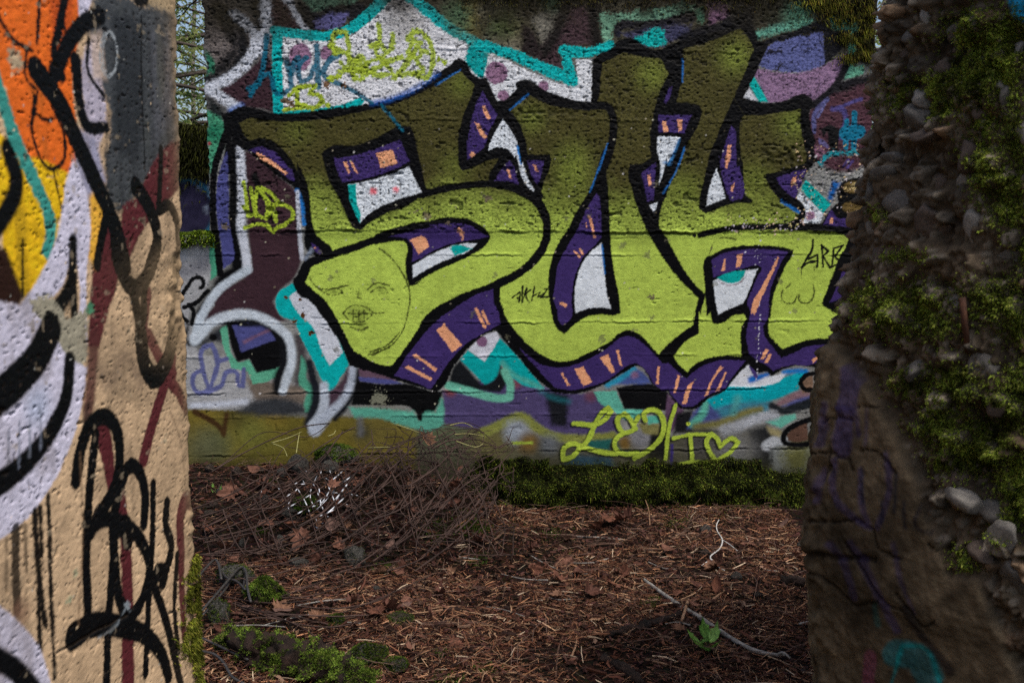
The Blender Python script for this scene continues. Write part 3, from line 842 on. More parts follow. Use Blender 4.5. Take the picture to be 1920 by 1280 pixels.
# orange windows
for c in ('D 1215 95 1240 95 1265 180 1250 185', 'D 1265 90 1280 95 1328 180 1315 185', 'D 1465 30 1580 5 1620 105 1495 140', 'D 560 15 680 85 800 180 785 190 650 100 570 45',
          'D 1715 680 1800 640 1830 660 1860 730 1780 785', 'B 495 790 520 800 560 890 540 900 515 860', 'B 440 920 470 930 530 1030 510 1045 465 980', 'E 678 150 700 150 720 225 700 222',
          'E 878 118 900 120 916 170 896 165', 'E 1288 500 1310 510 1352 665 1335 665', 'E 1263 550 1275 550 1287 595 1278 592', 'E 1175 758 1186 760 1238 812 1228 815', 'E 1225 745 1240 750 1256 785 1245 790',
          'E 1075 1142 1100 1145 1135 1170 1125 1185 1080 1160', 'C 165 910 190 910 210 985 175 990', 'F 56 195 76 190 82 270 64 275', 'C 278 905 312 905 315 980 285 988',
          'C 655 1090 680 1090 672 1200 F 652 140 635 140 645 30', 'F 680 275 706 255 692 318 675 312', 'F 1145 215 1172 198 1165 255 1135 280 1130 250',
          'F 625 825 640 825 636 905 612 910', 'F 725 790 765 785 755 880 715 885', 'F 1032 805 1046 815 965 1000 860 1240 I 850 100 835 118 F 835 1190 920 1020',
          'I 940 375 962 385 925 455 904 450', 'I 970 410 990 415 955 485 935 477', 'I 1345 415 1362 428 1300 477 1290 460',
          'H 1080 555 1100 555 1155 645 1135 652', 'H 1190 530 1255 508 1320 625 1255 655', 'H 1380 440 1440 415 1492 545 1465 558', 'H 1498 385 1520 380 1547 500 1530 500', 'H 1810 510 1830 510 1820 635 1800 635',
          'I 280 570 305 575 270 705 253 705', 'I 380 630 402 618 345 790 315 785', 'I 605 505 622 515 560 595 510 720 484 727 530 610', 'I 640 543 652 555 592 685 565 692',
          'H 150 240 210 190 346 345 275 398', 'H 435 70 455 65 530 215 513 227', 'H 485 90 505 85 552 190 535 195', 'G 1735 425 1760 412 1918 525 1905 541', 'G 1668 512 1705 503 1885 598 1870 616',
          'F 1425 515 1448 515 1440 555 1420 552', 'D 1000 730 1012 735 1010 748 995 742'):
    K.poly(c, ORNG, soft=1.0, fuzz=1.6, corner=40)
K.dot('B 422 1160', 4.6, ORNG, soft=1.5, fuzz=2)
K.stroke('E 325 600 345 640 355 670', 5, ORNG, soft=2, fuzz=3)

# --- tags
TB = (0, 92, 116)
for c, w in (('A 642 268 625 430 600 560 520 720', (10, 8)), ('A 505 670 560 650 620 570 660 555 685 600 690 660 720 705 770 705 800 680', 9), ('A 790 470 815 560 828 660', 10), ('A 828 560 845 480 875 435', 10),
             ('A 945 435 890 480 880 560 900 615 950 600 1000 500', 9), ('A 1015 350 1022 500 1028 655', 11), ('A 1185 410 1120 450 1060 550 1110 600 1200 640 1300 690 1430 775', (12, 7)), ('A 1500 790 1560 860 1660 980', 6)):
    K.stroke(c, w, TB, soft=1.5, fuzz=1.5, alpha=.92)
LG = (158, 178, 50)
for c in ('A 1150 400 1130 330 1160 250 1230 245 1255 340 1265 500 1300 600', 'A 1120 350 1250 420 1350 490', 'A 1290 480 1340 425 1385 480 1340 545 1290 500', 'A 1480 190 1485 300 1465 400 1530 480 1590 560 1450 570',
          'A 1585 270 1570 370 1500 430 1390 490 1350 600', 'A 1420 350 1480 330 1520 370', 'A 1390 560 1540 470 1650 430', 'A 1700 300 1750 240 1830 270 1880 380 1882 500 1830 585 1740 560',
          'A 1590 590 1690 480 1740 400 1770 350', 'A 1650 560 1760 550 1820 535 1740 420', 'A 1850 400 1800 375 1785 430', 'A 1180 540 1300 520 1420 540', 'A 1200 480 1330 600', 'A 1700 400 1740 300 1800 330'):
    K.stroke(c, 10, LG, soft=1.6, fuzz=3, alpha=.95)
for c in ('A 810 720 850 680 870 655 868 800', 'A 880 655 940 650 1010 645 960 705 1040 720 1060 770 1000 810 900 790', 'A 780 825 860 815 940 800'):
    K.stroke(c, 8, LG, soft=1.4, fuzz=2)
K.dot('A 1100 790', 4.5, LG)
K.dot('A 1130 590', 6, LG, fuzz=4)
K.dot('A 1180 575', 5, LG, fuzz=4)
K.dot('B 170 450', 5, LG, fuzz=3)
K.dot('B 210 470', 5, LG, fuzz=3)
K.poly('A 745 745 800 740 850 770 850 815 830 820 790 780 745 770', (104, 84, 62), soft=.8, fuzz=4)
K.dot('A 1090 645', 4, (120, 90, 66), soft=.8, fuzz=5)
K.dot('A 1220 640', 4, (120, 90, 66), soft=.8, fuzz=5)
K.stroke('D 550 200 575 270 590 340', 13, (10, 10, 11), soft=3, fuzz=2)
for c in ('D 470 245 485 340 500 500', 'D 465 430 520 500 545 480', 'D 520 290 545 400 560 500', 'D 575 290 555 400 580 500 640 515 655 430 590 300', 'D 590 290 660 400 700 470 712 540',
          'D 600 290 690 345 730 400 670 425 780 420 840 470 835 520 790 550', 'D 690 440 640 520', 'D 480 590 580 560 640 565', 'D 640 565 690 620 720 590 780 570'):
    K.stroke(c, 7, LG, soft=1.2, fuzz=1.5)
for c in ('F 1297 680 1288 760 1250 820 1212 888', 'F 1212 888 1260 850 1300 838', 'F 1262 822 1330 790 1332 840 1325 885', 'F 1280 845 1325 838', 'F 1362 720 1372 880', 'F 1362 722 1412 765 1372 800 1425 885', 'F 1452 745 1440 882', 'F 1452 745 1522 720 1460 805 1515 850 1430 882',
          'F 1560 700 1540 780 1600 740'):
    K.stroke(c, 4.4, (12, 12, 12), soft=.9, fuzz=1)
for c in ('F 1210 890 1208 965', 'F 1305 880 1306 910', 'F 1440 880 1440 900'):
    K.stroke(c, 1.6, (14, 14, 12), soft=.8)
for c in ('E 722 1112 780 1072 775 1150 760 1110', 'E 800 1030 795 1150 830 1040', 'E 812 1092 862 1052 822 1092 850 1145', 'E 890 1028 868 1135', 'E 880 1100 930 1070 910 1110 960 1080', 'E 960 1050 985 1045 940 1110 990 1105'):
    K.stroke(c, 3.0, (20, 22, 12), soft=.9, fuzz=1.2)
# thin drawn face and scribbles on the lime
PEN = (58, 64, 24)
for c in ('D 1060 1045 1120 1050 1180 1035 1250 1020', 'D 1070 1075 1120 1050 1180 1045 1210 1075 1150 1095 1090 1085', 'D 1400 1050 1440 1010 1500 1005 1560 1020', 'D 1420 1070 1470 1040 1530 1045 1550 1075 1480 1085', 'D 1330 1060 1325 1110 1350 1120',
          'G 1215 110 1260 60 1320 50 1400 70 1440 105 1520 105', 'G 1215 110 1260 160 1330 175 1400 150 1440 110', 'G 1250 110 1420 112', 'G 1290 80 1290 150', 'G 1330 75 1330 155', 'G 1370 80 1370 150', 'G 1270 210 1330 235 1400 215',
          'D 1480 740 1560 800 1640 900 1700 1020 1715 1100 G 1700 100 1660 240 1560 360 1400 420', 'G 1420 400 1540 350 1640 250', 'G 1430 425 1560 360', 'D 960 960 1000 1020 1060 1060',
          'F 520 780 560 690 640 660 720 680', 'F 1070 1060 1060 1100 1090 1150 1150 1150 1180 1090', 'F 1190 1090 1200 1140 1260 1150 1305 1090 1300 1010', 'F 1100 1040 1130 1010'):
    K.stroke(c, 2.3, PEN, soft=1.2, fuzz=1.6, alpha=.95)
for q, r in (('D 1140 1065', 5), ('D 1490 1050', 5), ('G 1330 110', 14), ('D 1330 1085', 4), ('G 1340 200', 8)):
    K.dot(q, r, PEN, soft=r, fuzz=3, alpha=.5)
# lower lime script with dark shadow
LEVI = (('H 1185 935 1250 940 1330 945 1420 900 1465 845 1440 818 1400 850 1340 950 1290 1060 1240 1110 1150 1195 1105 1205 1110 1120 1170 1085 1250 1110 1400 1150 1500 1160', 9.5),
        ('H 1668 885 1632 952 1600 890 1565 860 1515 895 1520 955 1560 1000 1650 972', 9), ('H 1560 1005 1510 1040 1490 1090 1510 1140 1580 1165 1660 1150', 9),
        ('H 1722 912 1710 865 1750 832 1820 850 1858 930 1840 1030 1750 1130 1640 1195', 10), ('I 268 795 222 950 192 1200', 7.5), ('I 250 1045 370 1018 540 1015', 7), ('I 378 1030 392 1215', 8), ('I 290 1238 400 1220 520 1232', 6),
        ('I 600 1108 575 1040 535 1012 500 1060 525 1150 572 1215 690 1135 735 1075 690 1045 640 1070 602 1110', 8.5))
for c, w in LEVI:
    p = P(c) + np.array([-3.2, 2.6])
    K.stroke(p, w + 1, (14, 15, 14), soft=2.2, alpha=.9)
for c, w in LEVI:
    K.stroke(c, w, (166, 188, 64), soft=1.1, fuzz=1)
K.dot('I 362 937', 3.6, (190, 210, 70))
K.stroke('I 240 1100 235 1230', 6, (52, 42, 100), soft=2)
# lilac loops and black curls on the pale strip
for c in ('G 155 535 105 560 85 640 130 705 200 690', 'G 215 690 160 520 165 370 225 345 270 440 250 600 190 705', 'G 200 700 300 650 350 545 410 550 435 650 460 655 468 530', 'G 270 470 340 450'):
    K.stroke(c, 8.5, (92, 96, 140), soft=2.2, fuzz=1)
for c in ('D -20 1120 40 1040 90 970 150 965 170 1010 145 1040', 'D 20 1185 110 1150 200 1060', 'D 55 1165 90 1210 80 1300', 'D -30 1180 10 1260 40 1290'):
    K.stroke(c, 8, (10, 10, 11), soft=1.1)
# white runs and specks
for k in range(26):
    y = k * 26 + random.uniform(-9, 9)
    x = 905 - y * 0.055 + random.uniform(-6, 6)
    if random.random() < .8:
        K.stroke([(1200 + x / 4, 560 + y / 4), (1200 + x / 4, 560 + y / 4 + random.uniform(.5, 3))], random.uniform(.8, 1.7), (214, 212, 220), soft=.7)
for k in range(18):
    K.dot('F %f %f' % (random.gauss(870, 30), random.gauss(790, 40)), random.uniform(.4, 1.1), (210, 205, 220), soft=.6)
for k in range(120):
    K.dot('F %f %f' % (random.uniform(640, 1230), random.gauss(560, 36)), random.uniform(.4, 1.5), random.choice([(220, 190, 170), (190, 180, 190), (200, 190, 120)]), soft=.6, fuzz=1)
for k in range(200):
    K.dot('F %f %f' % (random.uniform(1150, 1660), random.uniform(-60, 520)), random.uniform(.4, 1.4), random.choice([(214, 180, 150), (196, 170, 120), (200, 190, 190)]), soft=.6, fuzz=1)
for k in range(60):
    K.dot('F %f %f' % (random.gauss(1595, 30), random.gauss(285, 12)), random.uniform(.4, 1.1), (214, 190, 130), soft=.6)
for k in range(260):
    q = (random.uniform(420, 1540), random.uniform(220, 760))
    K.dot('X %f %f' % q, random.uniform(.5, 1.3), random.choice([(200, 196, 170), (150, 140, 120), (210, 205, 200), (120, 110, 90)]), soft=.7, fuzz=1.5, alpha=.8)
for k in range(30):
    K.dot('X %f %f' % (random.uniform(520, 1500), random.uniform(330, 680)), random.uniform(2, 5), (96, 92, 74), soft=1.2, fuzz=6, alpha=.6)
for q in ('F 90 1110', 'E 540 370', 'E 240 560', 'D 1750 460', 'D 1840 490', 'D 330 575'):
    K.dot(q, 5, (104, 92, 74), soft=.8, fuzz=6, alpha=.9)

# ---- relief of the cast face (metres, towards the viewer)
R_ = np.zeros((nz, nu))
up = 1 - sstep(425, 450, K.PY)                                  # above the main joint the concrete is rougher
fine = vnoise(nz, nu, 3.2, seed=51)
mid = fbm(nz, nu, 7, 9, seed=52, octs=2)
fine2 = vnoise(nz, nu, 1.5, 2.4, seed=57)
R_ += 0.0011 * fine2 * (0.3 + 1.0 * up) + 0.0006 * fine * (0.45 + 0.9 * up) + 0.0008 * mid * (0.25 + .7 * up) + 0.004 * f_c + 0.001 * f_a
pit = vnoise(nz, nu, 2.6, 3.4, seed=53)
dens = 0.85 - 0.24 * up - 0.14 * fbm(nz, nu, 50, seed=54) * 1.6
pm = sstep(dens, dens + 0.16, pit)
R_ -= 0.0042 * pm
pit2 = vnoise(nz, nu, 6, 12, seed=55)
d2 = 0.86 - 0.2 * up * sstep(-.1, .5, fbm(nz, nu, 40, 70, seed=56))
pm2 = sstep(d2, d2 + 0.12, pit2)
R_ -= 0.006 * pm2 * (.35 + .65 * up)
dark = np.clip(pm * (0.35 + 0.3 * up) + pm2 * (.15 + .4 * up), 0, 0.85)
for py, dep, wid, jit in ((437, 0.011, 2.2, 2.0), (480, 0.0032, 1.0, 1.2), (606, 0.0036, 1.0, 1.2), (735, 0.0040, 1.1, 1.3), (848, 0.005, 1.6, 1.5), (229, 0.0020, 1.1, 1.5), (95, 0.0016, 1.1, 1.5), (347, 0.0012, 1.0, 1.5), (670, 0.001, 1.0, .6), (780, 0.001, 1.0, .6)):
    zj = K.zpx(py)
    jj = vnoise(1, nu, 1, 14, seed=int(py))[0] * jit + vnoise(1, nu, 1, 60, seed=int(py) + 1)[0] * jit + vnoise(1, nu, 1, 3, seed=int(py) + 2)[0] * 1.1
    st = 0.45 + 0.9 * vnoise(1, nu, 1, 24, seed=int(py) + 3)[0]
    dz = (K.Z[:, None] - zj) / K.mpp - jj[None]
    w = np.exp(-(dz / wid) ** 2) * np.clip(st, 0.15, 1.2)[None]
    R_ -= dep * w
    R_ += 0.003 * np.exp(-((dz - 3.5) / 2.5) ** 2) * np.clip(st, 0, 1)[None] * (1 if py != 437 else 2)
    dark = np.maximum(dark, np.clip(w * (0.85 if py == 437 else 0.16 * min(1, dep / .0045) ** 2), 0, .9))
R_ += 0.006 * up
# honeycombed patch
hp = np.exp(-(((K.PX - 1465) / 44) ** 2 + ((K.PY - 288) / 16) ** 2)) + .7 * np.exp(-(((K.PX - 1010) / 60) ** 2 + ((K.PY - 214) / 12) ** 2)) + .6 * np.exp(-(((K.PX - 1020) / 30) ** 2 + ((K.PY - 338) / 14) ** 2))
hc = vnoise(nz, nu, 3.5, 5, seed=58)
R_ += 0.008 * np.clip(hp, 0, 1) * np.sign(hc) * np.abs(hc) ** .6
dark = np.maximum(dark, .6 * np.clip(hp, 0, 1) * (hc < -.25))
# grime and moss growth along the top and the foot
gt = sstep(70, -30, K.PY + 70 * f_a + 40 * f_b - 20)
gt = np.maximum(gt, sstep(1560, 1650, K.PX + 50 * f_a) * sstep(160, 20, K.PY + 40 * f_b))
gb = sstep(835, 900, K.PY + 28 * f_a + 14 * f_b)
K.C = K.C * (1 - 0.88 * gt[..., None]) + alb((32, 27, 14)) * (0.88 * gt[..., None])
K.C = K.C * (1 - 0.7 * gb[..., None]) + alb((46, 46, 24)) * (0.7 * gb[..., None])
spk = sstep(.42, .62, vnoise(nz, nu, 2.0, seed=61) * .7 + .5 * mid) * sstep(330, 60, K.PY) * .75
dark = np.maximum(dark, spk)
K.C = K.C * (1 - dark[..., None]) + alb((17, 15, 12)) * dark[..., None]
mp_ = sstep(.45, .8, vnoise(nz, nu, 1.25, seed=62) + .25 * f_b + .12 * up) * (.16 + .44 * up)      # pin holes
K.C = K.C * (1 - mp_[..., None]) + alb((20, 18, 14)) * mp_[..., None]
K.C *= (1 + 0.07 * fine + 0.06 * mid + .08 * fine2)[..., None]
K.C = np.clip(K.C, 0.0012, 0.86)

# ---- build the wall: front relief, ragged ends, thickness
e3, n3 = np.array(WE), K.n
V = K.W + R_[..., None] * n3
edge = fbm(nz, 8, 20, 4, seed=63)[:, 0] * 0.012 + vnoise(nz, 2, 4, 1, seed=64)[:, 0] * 0.004
iN = int(round((U_NOTCH - K.u0) / STEP))
iE = int(round((U_END - K.u0) / STEP))
jL = int(round((Z_LEDGE - K.z0) / STEP))
ii = np.arange(nu)
for ic, sgn in ((iN, 1), (iE, -1)):
    w = np.exp(-np.abs(ii - ic) / 5.0)
    V += (edge[:, None] * w[None, :] * sgn)[..., None] * e3
jt = nz - 1
keep = np.ones((nz - 1, nu - 1), bool)
keep[:, iE:] = False
keep[jL:, :iN] = False
ids = np.arange(nz * nu).reshape(nz, nu)
loop = list(ids[0, 0:iE + 1]) + list(ids[1:, iE]) + list(ids[jt, iE - 1:iN - 1:-1]) + list(ids[jt - 1:jL - 1:-1, iN]) + list(ids[jL, iN - 1::-1]) + list(ids[jL - 1:0:-1, 0])
loop = np.array(loop)
Vf = V.reshape(-1, 3)
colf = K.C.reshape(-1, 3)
THICK = 0.32
q1 = grid_faces(nz, nu, keep)
nl = len(loop)
rings = [Vf[loop] - n3 * d for d in (0.06, 0.16, THICK)]
rcol = []
for k, r in enumerate(rings):
    r += (0.012 * fbm3(r, 9, 3))[:, None] * (n3 * 0 + e3 * 0.6 + np.array([0, 0, .6]))
    rcol.append(np.tile(alb((96, 92, 80)), (nl, 1)) * (1 + .3 * fbm3(r, 14, 3))[:, None])
VV = np.concatenate([Vf] + rings)
CC = np.concatenate([colf] + rcol)
qs = [q1]
prev = loop
for k in range(3):
    cur = len(Vf) + k * nl + np.arange(nl)
    qs.append(np.stack([prev, cur, np.roll(cur, -1), np.roll(prev, -1)], -1))
    prev = cur
used = np.zeros(len(VV), bool)
for q in qs:
    used[q.ravel()] = True
remap = np.cumsum(used) - 1
cnr = np.cumsum([0, iE, jt, iE - iN, jt - jL, iN])
back = np.array([remap[prev[cnr]]])[:, ::-1]
qs = [remap[q] for q in qs]
M_WALL = mat_painted('weathered_paint_on_concrete', rough=0.55, bump=0.5, scale=240, grime=0.12, spec=0.08)
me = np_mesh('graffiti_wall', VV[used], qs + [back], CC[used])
wall = tag(obj('graffiti_wall', me, M_WALL), 'rough board-marked concrete wall with large black-outlined lime and olive graffiti letters', 'wall', kind='thing')
del V, VV, CC


def wall_point(px, py, out=0.0):
    u, z = K.uz(px, py)
    i = int(np.clip((u - K.u0) / STEP, 0, nu - 1))
    j = int(np.clip((z - K.z0) / STEP, 0, nz - 1))
    return np.array(K.o + u * e3 + n3 * (R_[j, i] + out)) * np.array([1, 1, 0]) + np.array([0, 0, z])
# ------------------------------------------------------------------ strands of moss, used on walls, stones and ground
M_MOSS = mat_leaf('moss', rough=0.75, trans=0.2)


def strands(name, pos, nrm, ln, wd, cols, droop=0.3, spread=0.7, parent=None, seed=1, mat=None, lean=0.0, cs=20.0, tone=0.0):
    """one joined mass of small bent blades"""
    r = np.random.default_rng(seed)
    n = len(pos)
    pos, nrm = np.asarray(pos, float), np.asarray(nrm, float)
    d = nrm + r.normal(0, spread, (n, 3)) * 0.6
    if lean:
        d = d + lean * np.stack([noise3(pos, cs), noise3(pos + 5, cs), noise3(pos + 9, cs)], -1)
    d /= np.linalg.norm(d, axis=1)[:, None] + 1e-9
    L = (np.asarray(ln) * r.uniform(0.5, 1.3, n))[:, None]
    s = np.cross(d, r.normal(0, 1, (n, 3)))
    s /= np.linalg.norm(s, axis=1)[:, None] + 1e-9
    w = (np.asarray(wd) * r.uniform(0.7, 1.3, n))[:, None]
    mid = pos + d * L * 0.55
    tip = pos + d * L * 0.9 + np.array([0, 0, -1.0]) * L * droop
    Vv = np.stack([pos - s * w * .5, pos + s * w * .5, mid - s * w * .45, mid + s * w * .45, tip], 1).reshape(-1, 3)
    b = np.arange(n)[:, None] * 5
    q = b + np.array([0, 1, 3, 2])
    t = b + np.array([2, 3, 4])
    c = np.asarray(cols, float)
    c = c[r.integers(0, len(c), n)] * r.uniform(0.55, 1.35, n)[:, None]
    if tone:
        c = c * np.clip(1 + tone * (noise3(pos + 3, cs * .7) + .6 * noise3(pos, cs * 2.3)), .12, 2.6)[:, None]
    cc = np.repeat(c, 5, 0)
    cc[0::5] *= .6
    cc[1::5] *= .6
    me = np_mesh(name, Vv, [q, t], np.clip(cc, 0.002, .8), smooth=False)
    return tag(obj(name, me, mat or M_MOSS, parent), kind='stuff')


MOSS_D = [(0.020, 0.030, 0.005), (0.032, 0.044, 0.008), (0.014, 0.022, 0.004), (0.044, 0.044, 0.010), (0.024, 0.020, 0.007)]
MOSS_B = [(0.07, 0.12, 0.014), (0.10, 0.16, 0.018), (0.05, 0.085, 0.012), (0.12, 0.15, 0.025)]
MOSS_Y = [(0.12, 0.13, 0.018), (0.08, 0.10, 0.015), (0.05, 0.055, 0.012), (0.09, 0.07, 0.015)]
MOSS_M = [(0.045, 0.075, 0.010), (0.07, 0.11, 0.014), (0.03, 0.05, 0.008), (0.075, 0.08, 0.016)]

# ------------------------------------------------------------------ painted wall end on the left, close to the camera
LE = np.array([0.14, 0.99, 0.0])
LE /= np.linalg.norm(LE)
J = Canvas((-0.868, 2.65, 0), LE, -1.2, 0.0, -0.15, 2.3, 0.0046, 0.0031, 1 / 760.0, 71)
jz, ju = J.nz, J.nu
ja = fbm(jz, ju, 60, 40, seed=81)
jb = fbm(jz, ju, 16, 11, seed=82)
J.C[:] = alb((200, 170, 134))[None, None] * (1 + .18 * ja + .12 * jb)[..., None]
BK, LVN, MRN = (9, 10, 12), (200, 196, 212), (84, 36, 40)
CREAM = (206, 170, 126)
J.poly('Q 470 -80 720 -80 720 700 640 560 640 120 560 50', (168, 146, 112), soft=12, fuzz=6)
J.poly('Q 350 -60 560 20 650 60 690 140 690 520 640 560 580 640 520 720 470 790 400 800 395 640 410 420 340 220', (66, 69, 71), soft=11, fuzz=7)
for x, w, a in ((470, 16, .5), (500, 9, .5), (590, 14, .4), (620, 8, .45), (655, 12, .35), (440, 10, .5)):
    J.stroke('Q %d 60 %d 300 %d 560' % (x, x + 6, x + 14), w, (34, 36, 38), soft=7, fuzz=5, alpha=a)
J.poly('Q 640 120 720 80 720 540 670 540', (140, 124, 100), soft=12, fuzz=9, alpha=.6)
J.poly('Q 420 60 530 80 540 400 520 620 430 560', (40, 43, 46), soft=16, fuzz=6, alpha=.8)
J.poly('Q 560 100 640 130 640 460 570 560', (78, 80, 86), soft=12, fuzz=8, alpha=.7)
J.stroke('Q 530 60 530 300 545 640', 4.5, (10, 10, 10), soft=2)
for x, y0, y1, w in ((400, 420, 760, 14), (450, 500, 800, 12), (500, 560, 760, 10), (575, 480, 700, 12), (625, 420, 600, 10), (560, 120, 420, 16), (610, 90, 300, 14)):
    J.stroke('Q %d %d %d %d' % (x, y0, x + 8, y1), w, (44, 46, 48), soft=8, fuzz=6, alpha=.6)
J.ell('Q 530 5', 14, 14, (16, 14, 12), soft=4, fuzz=3)
J.poly('R 360 -40 700 -60 720 120 640 220 520 190 420 210 380 120', (150, 128, 102), soft=30, fuzz=14, alpha=.6)
J.poly('Q 715 520 610 560 560 640 520 730 460 770 452 860 482 975 540 860 600 785 715 675', MRN, soft=4, fuzz=3)
J.poly('Q 410 830 440 960 442 1060 410 1160 372 1300 330 1300 345 1060 370 900', MRN, soft=4, fuzz=2)
J.poly('Q -620 -60 290 -60 300 80 275 300 285 600 250 660 160 640 80 580 20 330 -620 200', (222, 104, 34), soft=4, fuzz=2)
J.poly('Q 180 -60 280 -60 270 90 240 200 200 180', (178, 72, 28), soft=10, alpha=.8)
J.poly('Q -620 480 20 520 70 600 110 590 260 650 262 760 210 900 150 1060 95 1115 50 1080 0 800 -620 780', (240, 180, 26), soft=4, fuzz=2)
J.poly('Q 300 480 380 640 400 800 360 1010 330 960 340 760', (226, 168, 60), soft=7)
J.stroke('Q 30 560 62 690 20 800 -40 880', 34, BK, soft=5)
J.poly('Q -620 860 20 930 90 1110 40 1220 -620 1260', (44, 26, 20), soft=6)
J.stroke('Q 85 900 85 1110', 6, BK, soft=3)
J.stroke('Q -20 280 50 500 120 660 190 850 180 940', 28, (58, 142, 130), soft=3, fuzz=3)
J.dot('Q 60 230', 14, (170, 150, 120), soft=6, fuzz=10)
J.poly('Q 290 -20 350 -20 320 70 300 90', LVN, soft=4)
J.poly('Q 320 190 360 130 385 320 400 460 370 560 320 500', (178, 170, 184), soft=6, fuzz=4)
J.poly('Q 285 470 360 520 400 680 330 740 290 640', (150, 148, 168), soft=8)
J.poly('Q 340 130 380 120 400 300 350 300', (190, 168, 150), soft=8, alpha=.8)
for c, w in (('Q 245 -20 225 100 205 210 235 290', 20), ('Q 150 -20 145 90 140 160', 9), ('Q -10 50 40 140 120 190', 8), ('Q 240 100 270 150', 8), ('Q 380 60 320 85 260 160 210 270', (28, 36)), ('Q 285 230 300 380 320 460 400 480', (32, 20)),
             ('Q 335 150 330 260 390 360', 10), ('Q 100 190 100 300 140 340 130 430', 6), ('Q 130 360 125 520 180 630 240 600 240 500 200 410', 8), ('Q 130 420 170 450 220 440', 6), ('Q 200 640 230 780', 5)):
    J.stroke(c, w, BK, soft=3, fuzz=2)
J.poly('Q 255 660 275 600 320 700 340 860 325 1020 330 1290 290 1290 300 1080 280 920 230 1080 130 1160 60 1290 -620 1320 -620 1220 60 1160 140 1050 210 900', LVN, soft=4, fuzz=2)
J.stroke('Q 275 900 262 1080 200 1180', (22, 34), BK, soft=5)
J.stroke('Q 272 1020 285 1290', 22, BK, soft=4)
J.poly('Q 120 1120 180 1110 250 1180 330 1160 330 1300 R 330 40 300 110 210 60 Q 140 1260', (152, 146, 126), soft=3, fuzz=8)
J.dot('Q 190 1190', 12, BK, soft=3, fuzz=10)
J.dot('Q 340 1160', 10, (70, 130, 96), soft=4, fuzz=6)
J.poly('R -620 -60 180 -60 260 60 328 100 318 160 285 330 205 520 105 660 -620 790', LVN, soft=3, fuzz=2)
J.dot('R 140 240', 30, (170, 176, 196), soft=25)
J.stroke('R -30 230 60 150 140 60 190 -40', 58, BK, soft=4)
J.stroke('R 262 70 250 200 200 320 100 450 -40 560', (30, 42), BK, soft=4)
for x, y0, y1 in ((30, 330, 450), (70, 300, 470), (110, 280, 430), (150, 250, 400)):
    J.stroke('R %d %d %d %d' % (x, y0, x, y1), 6, (110, 116, 130), soft=3, alpha=.7)
for c, w, a in (('R 60 700 62 900 66 1010', 11, .8), ('R 95 690 100 860', 5, .6), ('R 130 640 135 760 145 860 170 1060', 8, .9), ('R 145 860 150 1160', 7, .9), ('R 180 580 190 900 205 1260', 6, .9), ('R 150 620 155 800', 6, .9), ('R 25 740 25 900', 4, .5)):
    J.stroke(c, w * 1.8, (26, 22, 19), soft=3, fuzz=3, alpha=min(1, a * 1.15))
J.dot('R 145 850', 12, (30, 26, 20), soft=6, fuzz=6)
J.dot('R 80 1020', 18, (140, 100, 80), soft=16, alpha=.6)
J.poly('R -620 960 0 990 80 1060 150 1150 195 1300 -620 1300', LVN, soft=3)
J.stroke('R -40 1170 60 1230 130 1310', 34, BK, soft=4)
J.stroke('R 355 -20 345 120 330 250', 34, (78, 40, 40), soft=9, alpha=.9)
J.stroke('R 380 120 400 150 470 60 530 150', (34, 22), (110, 92, 76), soft=14, alpha=.6)
J.stroke('R 330 240 320 290', 16, (70, 50, 44), soft=8)
for c, w in (('R 385 330 405 440 425 560', (26, 18)), ('R 455 580 470 740 478 900 480 1290', (18, 26)), ('R 650 60 610 190 570 320 540 440', 20), ('R 630 140 670 190 700 250', 17), ('R 735 605 690 605 680 640 680 800 690 1100', (24, 12)), ('R 560 -20 600 60 650 120', 17),
             ('Q 560 1100 540 1250', 14)):
    J.stroke(c, tuple(1.7 * q for q in w) if isinstance(w, tuple) else 1.7 * w, MRN, soft=3, fuzz=1.5)
for c, w in (('R 285 520 300 420 340 310 385 280 430 315 450 420 425 560 380 640 335 720', 17), ('R 358 350 335 560 325 760 332 1025', 14), ('R 330 700 400 665 460 680 530 750 560 850 535 960 490 1030 455 980 432 840 430 640 455 530 490 465 525 490 545 570 540 680', 16),
             ('R 576 535 572 720 560 920 545 1245', 12), ('R 627 605 620 680 642 770 610 870 570 880', 14), ('R 590 860 620 860 610 900', 18), ('R 580 920 620 1040 650 1160 680 1300', 14), ('R 665 800 655 1000 668 1160', 10), ('R 275 1105 330 1070 450 1068 560 1115 610 1180 632 1260', (26, 16)),
             ('R 425 820 408 1050 400 1290', 13), ('R 530 -20 545 90 580 135 620 90 660 -20', 24), ('R 440 700 470 690 480 740', 22),
             ('Q 135 260 220 380 300 550 365 690 430 850 470 1000', 22), ('Q 430 840 450 1000 500 1080 560 1020 590 880 550 760 510 700', 20), ('Q 600 790 635 770 665 830 672 980 655 1140 640 1290', 13), ('Q 590 900 545 1060 540 1200', 14), ('Q 500 1090 520 1200 535 1300', 16), ('Q 400 800 380 900 365 990', 13),
             ('Q 605 560 600 680 595 790', 10)):
    J.stroke(c, tuple(1.85 * q for q in w) if isinstance(w, tuple) else 1.85 * w, BK, soft=2.2, fuzz=1.6, alpha=1.0)
J.stroke('R 300 420 310 700 295 1060', 6, (110, 86, 64), soft=4, alpha=.6)
J.stroke('R 640 260 680 380 700 560', 5, (120, 98, 76), soft=4, alpha=.6)
for k in range(3):
    t = np.linspace(0, 2 * math.pi, 16)
    J.stroke(np.stack([205 + (13 + 2 * k) * np.cos(t) + random.uniform(-2, 2), 102 + (38 + 3 * k) * np.sin(t)], 1), 2.6, (150, 156, 158), soft=1.6, fuzz=2, alpha=.8)
